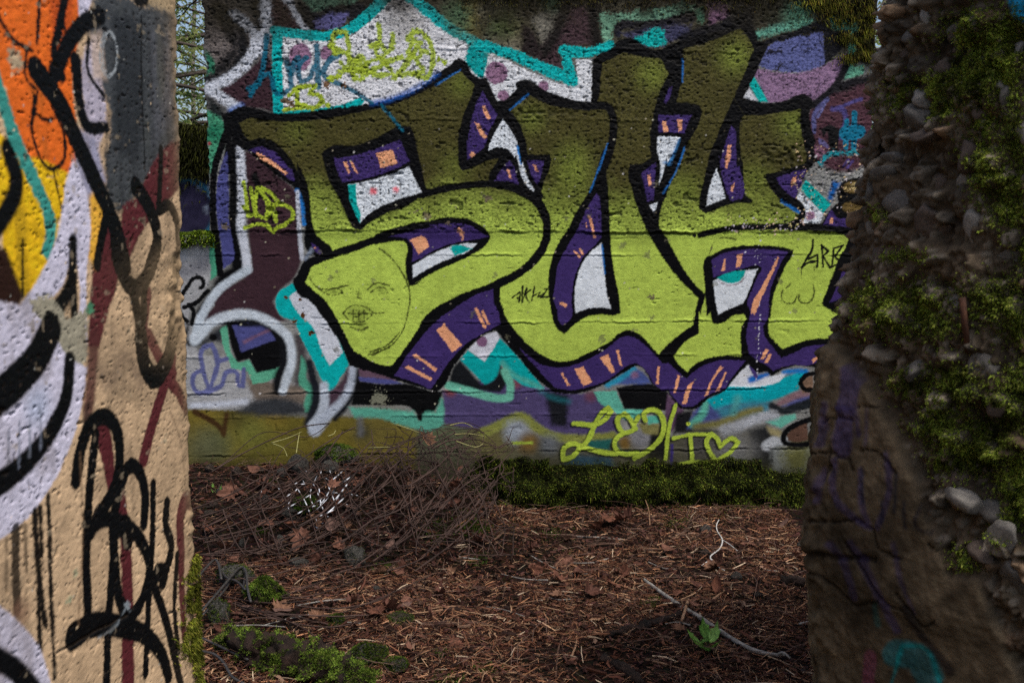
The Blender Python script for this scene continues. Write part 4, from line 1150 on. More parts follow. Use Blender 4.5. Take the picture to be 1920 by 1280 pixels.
for q, c in (('R 280 870', (140, 150, 120)), ('R 265 960', (130, 150, 120)), ('R 480 990', (150, 160, 165)), ('R 620 370', (170, 160, 130))):
    J.dot(q, 7, c, soft=4, fuzz=8, alpha=.7)
J.stroke('R 370 1110 440 1060 480 980', 5, (140, 150, 156), soft=4, alpha=.6)
for k in range(160):
    J.dot('X %f %f' % (random.uniform(0, 350), random.uniform(0, 1280)), random.uniform(.8, 2.2), random.choice([(190, 190, 180), (230, 200, 160), (120, 110, 100), (60, 50, 44)]), soft=1, fuzz=2, alpha=.7)
# relief: pits, cracks, chipped far edge with exposed gravel
JR = 0.0006 * vnoise(jz, ju, 3, 2.2, seed=83) + 0.002 * ja + 0.0006 * jb
jp = vnoise(jz, ju, 4, 3, seed=84)
jpm = sstep(.82, .93, jp + .15 * ja)
JR -= 0.006 * jpm
jp2 = vnoise(jz, ju, 1.8, 1.3, seed=89)
jpm2 = sstep(.62, .85, jp2 + .3 * jb)
JR -= .003 * jpm2
JR += .0004 * vnoise(jz, ju, 1.5, seed=90)
edge_w = np.exp(J.U / 0.10)[None, :]
gv = vnoise(jz, ju, 7, 5, seed=85)
gw = edge_w * sstep(430, 520, J.PY) * sstep(720, 600, J.PY)
gw = np.maximum(gw, .45 * np.exp(J.U / .035)[None, :])
JR += 0.010 * gw * gv - 0.008 * gw
crk = np.exp(-((J.PY - (1222 - (J.PX - 110) * .55) + 6 * jb) / 2.2) ** 2) * (J.PX > 105) * (J.PX < 240)
JR -= .006 * crk
jd = np.clip(.4 * jpm2 + .55 * jpm + .8 * crk + .5 * gw * (gv < -.3), 0, .85)
J.C = J.C * (1 - jd[..., None]) + alb((54, 42, 30)) * jd[..., None]
gw2 = np.clip(gw * 1.3, 0, .75)[..., None]
J.C = J.C * (1 - gw2) + (alb((168, 142, 108))[None, None] * (1 + .35 * gv)[..., None]) * gw2
stn = sstep(.12, .55, fbm(jz, ju, 70, 16, seed=91, octs=4)) * .45          # rain streaks and grime
stn = np.maximum(stn, sstep(.25, .6, fbm(jz, ju, 26, 18, seed=92)) * .35)
stn = np.maximum(stn, .5 * np.exp(J.U / .06)[None, :] * (.6 + .8 * jb))
J.C = np.minimum(J.C, J.C * (1 - np.clip(stn, 0, .7)[..., None]) + alb((92, 78, 62)) * np.clip(stn, 0, .7)[..., None])
wear = sstep(.58, .68, vnoise(jz, ju, 5, 4, seed=93) * .6 + .7 * jb)           # paint worn to the concrete
J.C = J.C * (1 - .5 * wear[..., None]) + alb((140, 126, 104)) * .5 * wear[..., None]
J.C = np.clip(J.C * (1 + .08 * vnoise(jz, ju, 2, seed=86))[..., None], .0015, .82)
Vj = J.W + JR[..., None] * J.n
Vj += ((fbm(jz, 4, 24, 2, seed=87)[:, :1] * .009 + vnoise(jz, 2, 5, 1, seed=88)[:, :1] * .0025) * np.exp(J.U / .02)[None, :])[..., None] * LE
# plain unseen run of this wall past the camera, added to block left skylight
xs = np.array([-1.3, -1.5, -1.9, -2.5, -3.4, -4.6])[::-1]
ext = np.zeros((jz, len(xs), 3))
ext[:] = (J.o + xs[None, :, None] * LE)
ext[..., 2] = J.Z[:, None]
extc = np.tile(alb((186, 158, 124)), (jz, len(xs), 1)) * (1 + .15 * fbm3(ext, 6, 3))[..., None]
Vj = np.concatenate([ext, Vj], 1)
Cj = np.concatenate([extc, J.C], 1)
nj = Vj.shape[1]
ids = np.arange(jz * nj).reshape(jz, nj)
loop = np.array(list(ids[0]) + list(ids[1:, -1]) + list(ids[-1, -2::-1]) + list(ids[-2:0:-1, 0]))
Vf = Vj.reshape(-1, 3)
r1 = Vf[loop] - J.n * .08 + (0.02 * fbm3(Vf[loop], 11, 3))[:, None] * LE
r2 = Vf[loop] - J.n * .42
c1 = np.tile(alb((170, 148, 116)), (len(loop), 1)) * (1 + .25 * fbm3(r1, 20, 3))[:, None]
n0 = len(Vf)
nl = len(loop)
i1, i2 = n0 + np.arange(nl), n0 + nl + np.arange(nl)
qs = [grid_faces(jz, nj), np.stack([loop, i1, np.roll(i1, -1), np.roll(loop, -1)], -1), np.stack([i1, i2, np.roll(i2, -1), np.roll(i1, -1)], -1)]
cnr = np.cumsum([0, nj - 1, jz - 1, nj - 1])
qs.append(i2[cnr][None, ::-1])
me = np_mesh('wall_end', np.concatenate([Vf, r1, r2]), qs, np.concatenate([Cj.reshape(-1, 3), c1, c1]))
M_LEFT = mat_painted('beige_paint_on_concrete', rough=0.6, bump=.15, scale=200, grime=.1, spec=.1)
lblock = tag(obj('wall_end', me, M_LEFT), 'beige concrete wall end with orange, lilac and black graffiti tags, close at left', 'wall', kind='thing')
# moss hanging on its far edge
mp, mn = [], []
for k in range(9000):
    py = random.uniform(1035, 1320)
    lump_ = noise3(np.array([[py * .02, 4.2, 7.7]]))[0] + .5 * noise3(np.array([[py * .07, 1.2, 3.7]]))[0]
    wdt = (.030 if 1060 < py < 1215 else .014) * max(0.05, .75 + 1.1 * lump_)
    u = -abs(random.gauss(0, 1)) * wdt
    z = J.zpx(py, 378)
    q = J.o + u * LE + J.n * (.002 + max(0, .012 + u * .4) * random.random())
    q = np.array([q[0], q[1], z + random.gauss(0, .006)])
    if noise3(q[None], 45)[0] > -.3:
        mp.append(q)
        mn.append(J.n * .8 + LE * .6 + np.array([0, 0, -.2]))
strands('edge_moss', mp, mn, .010, .0030, [(.20, .21, .02), (.14, .17, .02), (.10, .11, .015), (.24, .22, .04)], droop=.5, parent=lblock, seed=3, lean=1.0, cs=40, tone=.8)

# ------------------------------------------------------------------ broken concrete wall end on the right, in shade
def in_poly(x, y, poly):
    p = np.asarray(poly, float)
    r = np.zeros(np.shape(x), bool)
    for a, b in zip(p, np.roll(p, -1, 0)):
        c = ((a[1] > y) != (b[1] > y)) & (x < (b[0] - a[0]) * (y - a[1]) / (b[1] - a[1] + 1e-9) + a[0])
        r ^= c
    return r


DE = 2.35
prof = np.array([(-200, 1668), (-60, 1655), (0, 1648), (60, 1641), (100, 1637), (200, 1626), (300, 1606), (400, 1602), (460, 1594), (500, 1580), (560, 1560), (620, 1552), (700, 1537), (800, 1530), (900, 1521), (1000, 1514), (1060, 1511), (1100, 1522), (1180, 1526), (1280, 1533), (1420, 1545)], float)
pz = np.array([at_depth(960, y, DE)[2] for y in prof[:, 0]])
pxx = np.array([at_depth(x, y, DE)[0] for y, x in prof])
RZ = np.linspace(-0.12, 2.2, 430)
xe = np.interp(RZ, pz[::-1], pxx[::-1])
sec_t = []
ctrl = [(1.5, 3.25), (0.7, 3.05), (0.22, 2.78), (0.05, 2.55), (0.0, DE), (0.06, 2.22), (0.15, 2.08), (0.26, 1.95), (0.38, 1.83), (0.56, 1.66), (0.8, 1.48), (1.25, 1.35), (1.95, 1.35)]
cx = np.array(ctrl)
ln = np.concatenate([[0], np.cumsum(np.linalg.norm(np.diff(cx, axis=0), axis=1))])
# dense where the camera sees the face
tt = np.concatenate([np.linspace(0, ln[3], 30, endpoint=False), np.linspace(ln[3], ln[9], 330, endpoint=False), np.linspace(ln[9], ln[-1], 150)])
sx = np.interp(tt, ln, cx[:, 0])
sy = np.interp(tt, ln, cx[:, 1])
for _ in range(6):
    sx[1:-1] = (sx[:-2] + 2 * sx[1:-1] + sx[2:]) / 4
    sy[1:-1] = (sy[:-2] + 2 * sy[1:-1] + sy[2:]) / 4
B0 = np.zeros((len(RZ), len(tt), 3))
B0[..., 0] = xe[:, None] + sx[None]
B0[..., 1] = sy[None]
B0[..., 2] = RZ[:, None]
tx, ty = np.gradient(sx), np.gradient(sy)
nn = np.stack([ty, -tx, 0 * tx], -1)
nn /= np.linalg.norm(nn, axis=1)[:, None]
BX, BY = project(B0)
slab = in_poly(BX + 12 * fbm3(B0, 14, 3), BY + 16 * fbm3(B0 + 9, 12, 3), [(1440, 660), (1560, 640), (1640, 762), (1700, 868), (1745, 1000), (1772, 1072), (1830, 1082), (1890, 1230), (1960, 1420), (1440, 1420)])
slab = slab.astype(float)
for _ in range(4):
    sl_ = slab.copy()
    sl_[1:-1] = (slab[:-2] + 2 * slab[1:-1] + slab[2:]) / 4
    slab = sl_.copy()
    slab[:, 1:-1] = (sl_[:, :-2] + 2 * sl_[:, 1:-1] + sl_[:, 2:]) / 4
facing = sstep(2.75, 2.5, B0[..., 1])
rough = 1 - slab
f_lo = fbm3(B0, 3.2, 3)
f_hi = fbm3(B0, 16, 4, .6)
lump = 1 - np.abs(noise3(B0, 24))
B0w = B0 + .012 * np.stack([noise3(B0, 30), noise3(B0 + 4, 30), noise3(B0 + 8, 30)], -1)
w1, w2, wc = worley3(B0w * np.array([1, 1, 1.25]), 19, 1)
v1, v2, vc = worley3(B0w, 46, 2)
peb = sstep(0, .35, w2 - w1) * (wc > .18) * np.sqrt(np.clip(1 - (w1 / .75) ** 2, 0, 1))
peb2 = sstep(0, .3, v2 - v1) * np.sqrt(np.clip(1 - (v1 / .75) ** 2, 0, 1))
disp = rough * (0.060 * f_lo + 0.045 * f_hi + .034 * peb * (.6 + .5 * wc) + .010 * peb2 + .008 * fbm3(B0, 70, 2) - 0.035) + slab * (0.012 * fbm3(B0, 9, 4) + 0.0025 * noise3(B0, 90) + .02 * fbm3(B0 + 4, 26, 3) * sstep(2.2, 2.34, B0[..., 1]))
def bdist(spec):
    p = curve(P(spec), False, 10, 3.0)
    d = np.full(BX.shape, 1e3)
    wob = 3.0 * noise3(B0, 60) + 2.0 * noise3(B0, 140)
    for a, b in zip(p[:-1], p[1:]):
        v = b - a
        t = np.clip(((BX - a[0]) * v[0] + (BY + wob - a[1]) * v[1]) / max(v @ v, 1e-9), 0, 1)
        d = np.minimum(d, np.hypot(BX - a[0] - t * v[0], BY + wob - a[1] - t * v[1]))
    return d


ck = np.zeros(BX.shape)
step_ = np.zeros(BX.shape)
for c, w in (('T 70 425 150 412 180 432 215 440 228 482', 2.6), ('T 250 250 300 240 335 262', 2.0), ('T 120 300 170 285 235 292', 2.0), ('T 70 672 160 676 250 668 310 705', 2.8), ('T 70 860 140 900 200 955 245 992 330 975', 2.4), ('T 400 950 460 1020 500 1072 545 1050', 2.2), ('T 255 402 330 420 372 462 395 495', 2.4),
             ('T 200 760 250 830 340 965 420 1010', 1.8), ('T 310 700 330 780 420 820', 1.6), ('T 520 760 640 860', 1.8), ('T 150 400 145 460 120 520', 1.6)):
    ck = np.maximum(ck, np.exp(-(bdist(c) / w) ** 2))
ck *= slab
ledge = np.exp(-((BY - (1040 + .1 * (BX - 1520) + 10 * f_hi)) / 5) ** 2) * slab * (BX < 1640)
disp -= 0.009 * ck + .012 * ledge
B1 = B0 + disp[..., None] * nn[None]
top_cut = 2.05 + .12 * fbm3(B0 * np.array([1, 1, 0]), 3, 3)
B1[..., 2] = np.minimum(B1[..., 2], top_cut + .02 * f_hi)
c_r = alb((74, 64, 51))[None, None] * (1 + .8 * f_hi + .35 * f_lo + .5 * fbm3(B0 + 2, 70, 2))[..., None]
c_s = alb((92, 80, 62))[None, None] * (1 + .75 * fbm3(B0, 8, 4) + .35 * fbm3(B0, 50, 3))[..., None]
st1 = alb((112, 103, 90))[None, None] * np.clip(.35 + .85 * wc + .3 * f_hi, .15, 2)[..., None] * np.where(((wc * 37) % 1 > .6)[..., None], np.array([1.15, .92, .75]), np.array([1, 1, 1.0]))
pm_ = (sstep(.35, .6, peb) * rough)[..., None]
st2 = alb((96, 88, 76))[None, None] * np.clip(.7 + .7 * vc, .2, 2)[..., None]
pm2_ = (sstep(.45, .7, peb2) * (vc > .1) * rough)[..., None]
c_r = c_r * (1 - pm2_) + st2 * pm2_
c_r = c_r * (1 - pm_) + st1 * pm_
Cb = c_r * rough[..., None] + c_s * slab[..., None]
Cb = Cb * (1 - np.clip(ck + ledge, 0, .8)[..., None]) + alb((26, 22, 18)) * np.clip(ck + ledge, 0, .8)[..., None]


def bstroke(spec, w, col, soft=4.0, alpha=.8, only=slab):
    global Cb
    p = curve(P(spec), False, 80, 6.0)
    d = np.full(BX.shape, 1e3)
    for a, b in zip(p[:-1], p[1:]):
        v = b - a
        t = np.clip(((BX - a[0]) * v[0] + (BY - a[1]) * v[1]) / max(v @ v, 1e-9), 0, 1)
        d = np.minimum(d, np.hypot(BX - a[0] - t * v[0], BY - a[1] - t * v[1]))
    m = (1 - sstep(w / 2 - soft, w / 2 + soft, d + 4 * f_hi)) * alpha
    if only is not None:
        m = m * only
    Cb = Cb * (1 - m[..., None]) + alb(col) * m[..., None]


PU = (62, 52, 92)
for c, w, a in (('T 225 110 220 200 200 300 195 400', 34, .7), ('T 130 240 120 320 110 380', 18, .6), ('T 165 450 160 540 210 640 280 690', 14, .6), ('T 120 480 100 600', 12, .5), ('T 260 480 270 620 300 700', 10, .5), ('T 355 420 375 560 330 700', 12, .55),
                ('T 150 760 200 840 240 960', 14, .55), ('T 220 760 280 850 350 980 400 1080', 16, .55), ('T 390 760 420 900 470 1020', 8, .5), ('T 180 250 230 260 250 350', 12, .6), ('T 285 260 280 390', 8, .4)):
    bstroke(c, w, PU, alpha=a)
for c, w in (('T 400 500 395 640', 7), ('T 430 600 435 700', 6), ('T 490 610 480 700 530 720 540 640 500 610', 8), ('T 265 480 270 600', 6), ('T 350 600 345 680', 6)):
    bstroke(c, w, (24, 30, 48), alpha=.7)
bstroke('T 400 1170 470 1180 520 1260', 52, (14, 100, 104), alpha=.6)
bstroke('T 380 1280 420 1140 500 1150 560 1280', 6, (20, 130, 130), alpha=.8)
bstroke('T 300 1180 290 1290', 26, (120, 60, 84), alpha=.6)
bstroke('T 430 1000 500 1110 600 1240', 14, (20, 18, 26), alpha=.7)
bstroke('T 320 990 330 1060', 12, (40, 100, 96), alpha=.5)
bstroke('S 830 -20 850 30 890 40', 40, (20, 140, 180), alpha=.9, only=None)
wet = sstep(.0, .5, fbm3(B0, 5, 4)) * .5
Cb *= (1 - wet)[..., None]
nbz, nbt = len(RZ), len(tt)
Vb = B1.reshape(-1, 3)
topc = np.array([[B1[-1, :, 0].mean() + .3, 2.0, 2.12]])
ti = (nbz - 1) * nbt + np.arange(nbt)
tri = np.stack([ti[:-1], ti[1:], np.full(nbt - 1, len(Vb))], -1)
me = np_mesh('broken_wall', np.concatenate([Vb, topc]), [grid_faces(nbz, nbt), tri], np.clip(np.concatenate([Cb.reshape(-1, 3), [[.06, .05, .04]]]), .0015, .6))
M_BLOCK = mat_painted('crumbling_concrete', rough=.75, bump=1.0, scale=90, grime=.4, spec=.08)
rblock = tag(obj('broken_wall', me, M_BLOCK), 'dark broken concrete wall end with exposed gravel, moss and faint purple paint at right', 'wall', kind='thing')

# gravel stones set in the broken face
def stone_mesh(name, seed, sub=3, amp=.28, flat=.75, sharp=0.0):
    bm = bmesh.new()
    bmesh.ops.create_icosphere(bm, subdivisions=sub, radius=1)
    r = random.Random(seed)
    cuts = [Vector((r.gauss(0, 1), r.gauss(0, 1), r.gauss(0, 1))).normalized() for _ in range(7)]
    off = [r.uniform(.62, .92) for _ in range(7)]
    vs = np.array([v.co for v in bm.verts])
    nzv = fbm3(vs + seed * 7.1, 1.1, 3)
    for v, q in zip(bm.verts, nzv):
        v.co *= 1 + amp * q
        for c, o in zip(cuts, off):
            d = v.co.dot(c) - o
            if d > 0:
                v.co -= c * d * (.55 + .4 * sharp)
        v.co.z *= flat
    me = bpy.data.meshes.new(name)
    bm.to_mesh(me)
    bm.free()
    me.polygons.foreach_set('use_smooth', [True] * len(me.polygons))
    return me


M_PEB = [mat_noise('pebble_grey', (.046, .042, .036), (.145, .132, .115), 14, .7, .3, .004), mat_noise('pebble_brown', (.04, .03, .024), (.12, .09, .07), 18, .7, .3, .004), mat_noise('pebble_pale', (.09, .082, .07), (.24, .22, .19), 12, .65, .3, .004)]
PEB = []
for k in range(6):
    mm = stone_mesh('embedded_stone', 20 + k, 3, .55, .62, 1.0)
    mm.materials.append(M_PEB[k % 3])
    PEB.append(mm)
flatX, flatY = BX.ravel(), BY.ravel()
NNf = np.broadcast_to(nn[None], B0.shape).reshape(-1, 3)
vis = (B0[..., 1] < 2.45).ravel() & (B0[..., 1] > 1.5).ravel()
stones = [(1770, 48, 60), (1760, 92, 46), (1816, 30, 40), (1822, 116, 42), (1660, 100, 54), (1700, 182, 58), (1690, 232, 74), (1795, 288, 62), (1866, 170, 46), (1880, 182, 40), (1830, 212, 36), (1815, 245, 26), (1668, 370, 72), (1722, 420, 90), (1806, 418, 62), (1868, 474, 58), (1624, 486, 54), (1772, 560, 44), (1700, 700, 38),
          (1745, 676, 46), (1792, 340, 44), (1650, 300, 48), (1730, 250, 50), (1905, 245, 44), (1620, 360, 40), (1594, 540, 34), (1572, 590, 30), (1640, 330, 40), (1730, 330, 54), (1612, 430, 34), (1830, 690, 48), (1860, 760, 44), (1800, 940, 60), (1845, 960, 50), (1770, 900, 40), (1870, 1010, 60), (1900, 1090, 70), (1835, 1040, 44), (1705, 30, 40), (1680, 60, 44), (1740, 140, 40), (1890, 90, 50), (1554, 640, 20), (1548, 668, 18), (1540, 700, 18), (1561, 610, 20)]
rs = random.Random(4)
for k in range(0):
    x, y = rs.uniform(1560, 1915), rs.uniform(0, 1050)
    stones.append((x, y, rs.uniform(14, 34)))
for k, (x, y, w) in enumerate(stones):
    d = np.where(vis, (flatX - x) ** 2 + (flatY - y) ** 2, 1e9)
    i = int(np.argmin(d))
    if d[i] > 900 or slab.ravel()[i] > .3:
        continue
    p, nv = Vb[i], NNf[i]
    sz = w / FPX * p[1] * .5 * 1.35
    m = PEB[k % 6]
    o = obj('embedded_stone', m, None, rblock, Vector(p - nv * sz * .45), (rs.uniform(0, 6.3), rs.uniform(0, 6.3), rs.uniform(0, 6.3)), (sz, sz * rs.uniform(.75, 1), sz * rs.uniform(.7, 1)))
# rusty bar end in the broken face
M_RUST = mat_noise('rusty_iron', (.035, .016, .010), (.085, .036, .020), 60, .8, .5, .003, c3=(.055, .026, .016))


def tube(name, pts, rad, mat, parent=None, seg=6, smooth=True, res=None, cols=None, jit=0.0):
    p = np.asarray(pts, float)
    if res and len(p) > 2:
        q = []
        for i in range(len(p) - 1):
            a, b, c, d = p[max(i - 1, 0)], p[i], p[i + 1], p[min(i + 2, len(p) - 1)]
            for t in np.arange(res) / res:
                q.append(.5 * ((2 * b) + (c - a) * t + (2 * a - 5 * b + 4 * c - d) * t * t + (3 * b - a - 3 * c + d) * t**3))
        q.append(p[-1])
        p = np.array(q)
    n = len(p)
    rad = np.interp(np.linspace(0, 1, n), np.linspace(0, 1, len(np.atleast_1d(rad))), np.atleast_1d(rad))
    t = np.gradient(p, axis=0)
    t /= np.linalg.norm(t, axis=1)[:, None] + 1e-9
    ref = np.array([.31, .17, .93]) if abs(t[0] @ np.array([.31, .17, .93])) < .9 else np.array([1., 0, 0])
    a = np.cross(t, ref)
    a /= np.linalg.norm(a, axis=1)[:, None] + 1e-9
    b = np.cross(t, a)
    th = np.linspace(0, 2 * math.pi, seg, endpoint=False)
    V = p[:, None] + rad[:, None, None] * (a[:, None] * np.cos(th)[None, :, None] + b[:, None] * np.sin(th)[None, :, None])
    if jit:
        V += jit * (noise3(V, 45) + .6 * noise3(V, 120))[..., None] * (V - p[:, None]) / (rad[:, None, None] + 1e-9)
    q = []
    base = np.arange(n - 1)[:, None] * seg + np.arange(seg)[None]
    nx = np.arange(n - 1)[:, None] * seg + (np.arange(seg)[None] + 1) % seg
    F = np.stack([base, nx, nx + seg, base + seg], -1).reshape(-1, 4)
    caps = [np.arange(seg)[None, ::-1], ((n - 1) * seg + np.arange(seg))[None]]
    me = np_mesh(name, V.reshape(-1, 3), [F] + caps, None if cols is None else np.repeat(cols(p), seg, 0), smooth)
    return obj(name, me, mat, parent)


def on_block(x, y, out=0.0):
    d = np.where(vis, (flatX - x) ** 2 + (flatY - y) ** 2, 1e9)
    i = int(np.argmin(d))
    return Vb[i] + NNf[i] * out


a, b = on_block(1811, 560, .02), on_block(1806, 660, .012)
tube('iron_bar', [a, (a + b) / 2 + [0, 0, .0], b], [.007, .0065, .006], M_RUST, rblock, 8)
# moss on the block
mp, mn, ml = [], [], []
spots = [(1790, 55, 60, 40), (1880, 70, 50, 60), (1800, 120, 60, 50), (1740, 165, 46, 34), (1830, 160, 60, 40), (1760, 200, 40, 26), (1880, 130, 40, 60), (1900, 260, 24, 60), (1830, 300, 46, 40), (1870, 350, 50, 44), (1885, 400, 36, 30), (1640, 400, 24, 18), (1655, 180, 40, 30), (1690, 160, 40, 20), (1700, 560, 70, 36), (1640, 590, 50, 40), (1730, 610, 60, 30),
         (1690, 480, 50, 14), (1850, 560, 50, 40), (1890, 610, 40, 40), (1620, 540, 24, 22), (1590, 560, 16, 16), (1780, 720, 60, 40), (1740, 800, 56, 40), (1830, 830, 70, 70), (1890, 740, 40, 60), (1780, 870, 50, 30), (1890, 920, 40, 60), (1800, 1050, 26, 26), (1870, 990, 30, 30), (1910, 480, 30, 30), (1840, 230, 40, 22), (1690, 720, 40, 30)]
for (x, y, rx, ry) in spots:
    for k in range(int(rx * ry * 1.05)):
        qx, qy = x + random.gauss(0, .55) * rx, y + random.gauss(0, .55) * ry
        i = None
        mp.append((qx, qy))
mp = np.array(mp)
# nearest vertex through the regular (row, column) layout
colidx = np.arange(30, 360)
P3, N3 = [], []
rowpy = BY[:, 200]
for qx, qy in mp:
    r = int(np.argmin(np.abs(BY[:, 150] - qy)))
    c = 30 + int(np.argmin(np.abs(BX[r, 30:360] - qx)))
    r = int(np.argmin(np.abs(BY[:, c] - qy)))
    if slab[r, c] > .4 or f_hi[r, c] < -.38:
        continue
    P3.append(B1[r, c])
    N3.append(nn[c])
P3 = np.array(P3) + RNG.normal(0, .003, (len(P3), 3))
strands('wall_moss', P3, np.array(N3) + np.array([0, 0, .25]), .0085, .0026, [(.15, .20, .022), (.20, .26, .03), (.09, .13, .018), (.25, .27, .05)], droop=.3, parent=rblock, seed=5, lean=1.0, cs=35, tone=.9)

# ------------------------------------------------------------------ moss on the big wall
def wall_moss(name, gen, n, ln, wd, cols, droop, seed, spread=.6, parent=wall):
    r = random.Random(seed)
    pp = []
    while len(pp) < n:
        q = gen(r)
        if q is not None:
            pp.append(wall_point(q[0], q[1], .002))
    strands(name, pp, np.tile(n3, (n, 1)), ln, wd, cols, droop=droop, spread=spread, parent=parent, seed=seed, lean=1.0, cs=30, tone=.9)


def g_top(r):
    x, y = r.uniform(860, 1640), abs(r.gauss(0, 1)) * 22 - 30
    lim = 20 * noise3(np.array([[x * .012, 3.3, 0]]))[0]
    if x > 1480:
        y = abs(r.gauss(0, 1)) * 55 - 30
    return (x, y) if y < 60 + lim or x > 1500 else None


def g_right(r):
    t = r.choice([(1600, 20, 26, 24), (1570, 30, 30, 16), (1620, 60, 14, 30), (1590, 72, 20, 8), (1612, 105, 18, 8), (1560, 12, 40, 10), (1628, 90, 8, 30), (1600, 110, 22, 6), (1630, 30, 8, 34), (1540, 4, 30, 8)])
    x, y = t[0] + r.gauss(0, .7) * t[2], t[1] + r.gauss(0, .7) * t[3]
    return (x, y) if x < 1640 and y > -50 else None


wall_moss('top_moss', g_top, 5200, .014, .0034, [(.030, .026, .006), (.045, .040, .007), (.05, .032, .007), (.02, .016, .005), (.05, .05, .01)], .8, 11)
wall_moss('corner_moss', g_right, 4200, .022, .0036, [(.15, .145, .014), (.10, .11, .012), (.05, .05, .01), (.12, .085, .015), (.03, .028, .006)], .75, 12)

# ------------------------------------------------------------------ lower wall farther back, seen through the gap
zt = at_depth(365, 234, 6.7)[2]
nbx, nby = 170, 150
gx = np.linspace(-4.2, -1.05, nbx)
gz_ = np.linspace(-.1, zt, nby)
W = np.zeros((nby, nbx, 3))
W[..., 0] = gx[None]
W[..., 1] = 6.7 - .06 * gx[None]
W[..., 2] = gz_[:, None]
bxp, byp = project(W)
fb = fbm3(W, 5, 4)
cb = alb((44, 40, 62))[None, None] * (1 + .5 * fb)[..., None]
m = sstep(.1, .3, fbm3(W + 3, 8, 3))[..., None]
cb = cb * (1 - m) + alb((22, 20, 34)) * m
m = (sstep(.25, .4, fbm3(W + 7, 9, 3)) * sstep(310, 350, byp))[..., None]
cb = cb * (1 - m) + alb((150, 160, 176)) * m
d = np.abs(np.hypot((bxp - 345) / 1.0, byp - 395) - 58)
m = np.exp(-(d / 4) ** 2)[..., None] * .8
cb = cb * (1 - m) + alb((40, 120, 150)) * m
m = sstep(345, 325, byp + 20 * fb)[..., None]
cb = cb * (1 - m) + alb((46, 44, 20)) * m
W[..., 1] -= .02 * fb
ids = np.arange(nby * nbx).reshape(nby, nbx)
loop = np.array(list(ids[0]) + list(ids[1:, -1]) + list(ids[-1, -2::-1]) + list(ids[-2:0:-1, 0]))
Vf = W.reshape(-1, 3)
r1 = Vf[loop] + np.array([0, .3, 0])
i1 = len(Vf) + np.arange(len(loop))
cnr = np.cumsum([0, nbx - 1, nby - 1, nbx - 1])
me = np_mesh('low_wall', np.concatenate([Vf, r1]), [grid_faces(nby, nbx), np.stack([loop, i1, np.roll(i1, -1), np.roll(loop, -1)], -1), i1[cnr][None, ::-1]], np.concatenate([cb.reshape(-1, 3), np.tile(alb((60, 56, 30)), (len(loop), 1))]))
lw = tag(obj('low_wall', me, M_WALL), 'low mossy wall with purple graffiti seen through the gap at left', 'wall', kind='thing')
mp = np.stack([RNG.uniform(-3.2, -1.06, 16000), np.zeros(16000), zt - np.abs(RNG.normal(0, .16, 16000))], 1)
mp[:, 1] = 6.68 - .06 * mp[:, 0]
k = RNG.random(16000) < .3
mp[k, 2] = zt
mp[k, 1] += RNG.uniform(0, .3, k.sum())
strands('hanging_moss', mp, np.tile([0, -.7, .3], (16000, 1)), .05, .011, [(.028, .03, .006), (.018, .018, .004), (.045, .05, .008), (.012, .012, .004)], droop=.7, parent=lw, seed=8)
# bright moss cushion on the ledge
mp, mn = [], []
for k in range(5200):
    u = random.uniform(K.upx(330, 440), U_NOTCH + .025)
    dd = random.uniform(-.03, .22)
    q = K.o + u * e3 - n3 * dd
    dz = max(0, -dd) * 1.4
    mp.append((q[0], q[1], Z_LEDGE + .006 * math.sin(u * 40) - random.random() * (0.055 if dd < .0 else 0.0)))
    mn.append((n3[0] * (.9 if dd < .01 else .1), n3[1] * (.9 if dd < .01 else .1), .25 if dd < 0 else 1))
strands('ledge_moss', mp, mn, .026, .0055, [(.17, .24, .016), (.12, .19, .014), (.08, .13, .012), (.20, .24, .03)], droop=.15, parent=wall, seed=9, lean=.8, cs=40, tone=.6)
# ------------------------------------------------------------------ forest floor
TILES.update(Y=(340, 780, 3.2), Z=(340, 980, 4), V=(800, 820, 2.5946))


def gz(x, y):
    x, y = np.asarray(x, float), np.asarray(y, float)
    pts = np.stack([x, y, 0 * x], -1)
    h = 0.22 * sstep(.1, -.9, x) * sstep(3.75, 4.9, y)
    h = h + 0.05 * np.exp(-((x + .42) / .34) ** 2 - ((y - 4.72) / .36) ** 2)
    h = h + 0.05 * np.exp(-((x + .95) / .4) ** 2 - ((y - 3.4) / .5) ** 2)
    near = np.exp(-((x / 6) ** 2 + ((y - 4) / 6) ** 2))
    h = h + near * (0.018 * fbm3(pts, 2.2, 3) + 0.010 * fbm3(pts + 5, 9, 3)) + (1 - near) * .25 * fbm3(pts, .16, 3)
    return h


_hx, _hy = np.arange(-2.6, 2.4, .02), np.arange(1.2, 6.6, .02)
_HM = gz(*np.meshgrid(_hx, _hy))


def gzf(x, y):
    fx = np.clip((x + 2.6) / .02, 0, len(_hx) - 1.01)
    fy = np.clip((y - 1.2) / .02, 0, len(_hy) - 1.01)
    i, j = np.asarray(fx).astype(int), np.asarray(fy).astype(int)
    u, v = fx - i, fy - j
    return (_HM[j, i] * (1 - u) + _HM[j, i + 1] * u) * (1 - v) + (_HM[j + 1, i] * (1 - u) + _HM[j + 1, i + 1] * u) * v


_GD = np.linspace(1.6, 6.2, 461)


def G(px, py, h=0.0):                          # where the view ray meets the floor (raised by h)
    r = ray(px, py)
    X = r[0] / r[1] * _GD
    Zr = CAM_H + r[2] / r[1] * _GD
    q = Zr - gzf(X, _GD) - h
    k = int(np.argmax(q < 0)) if (q < 0).any() else len(q) - 1
    k = max(k, 1)
    t = q[k - 1] / (q[k - 1] - q[k] + 1e-12)
    d = _GD[k - 1] + t * (_GD[k] - _GD[k - 1])
    return np.array(at_depth(px, py, d))


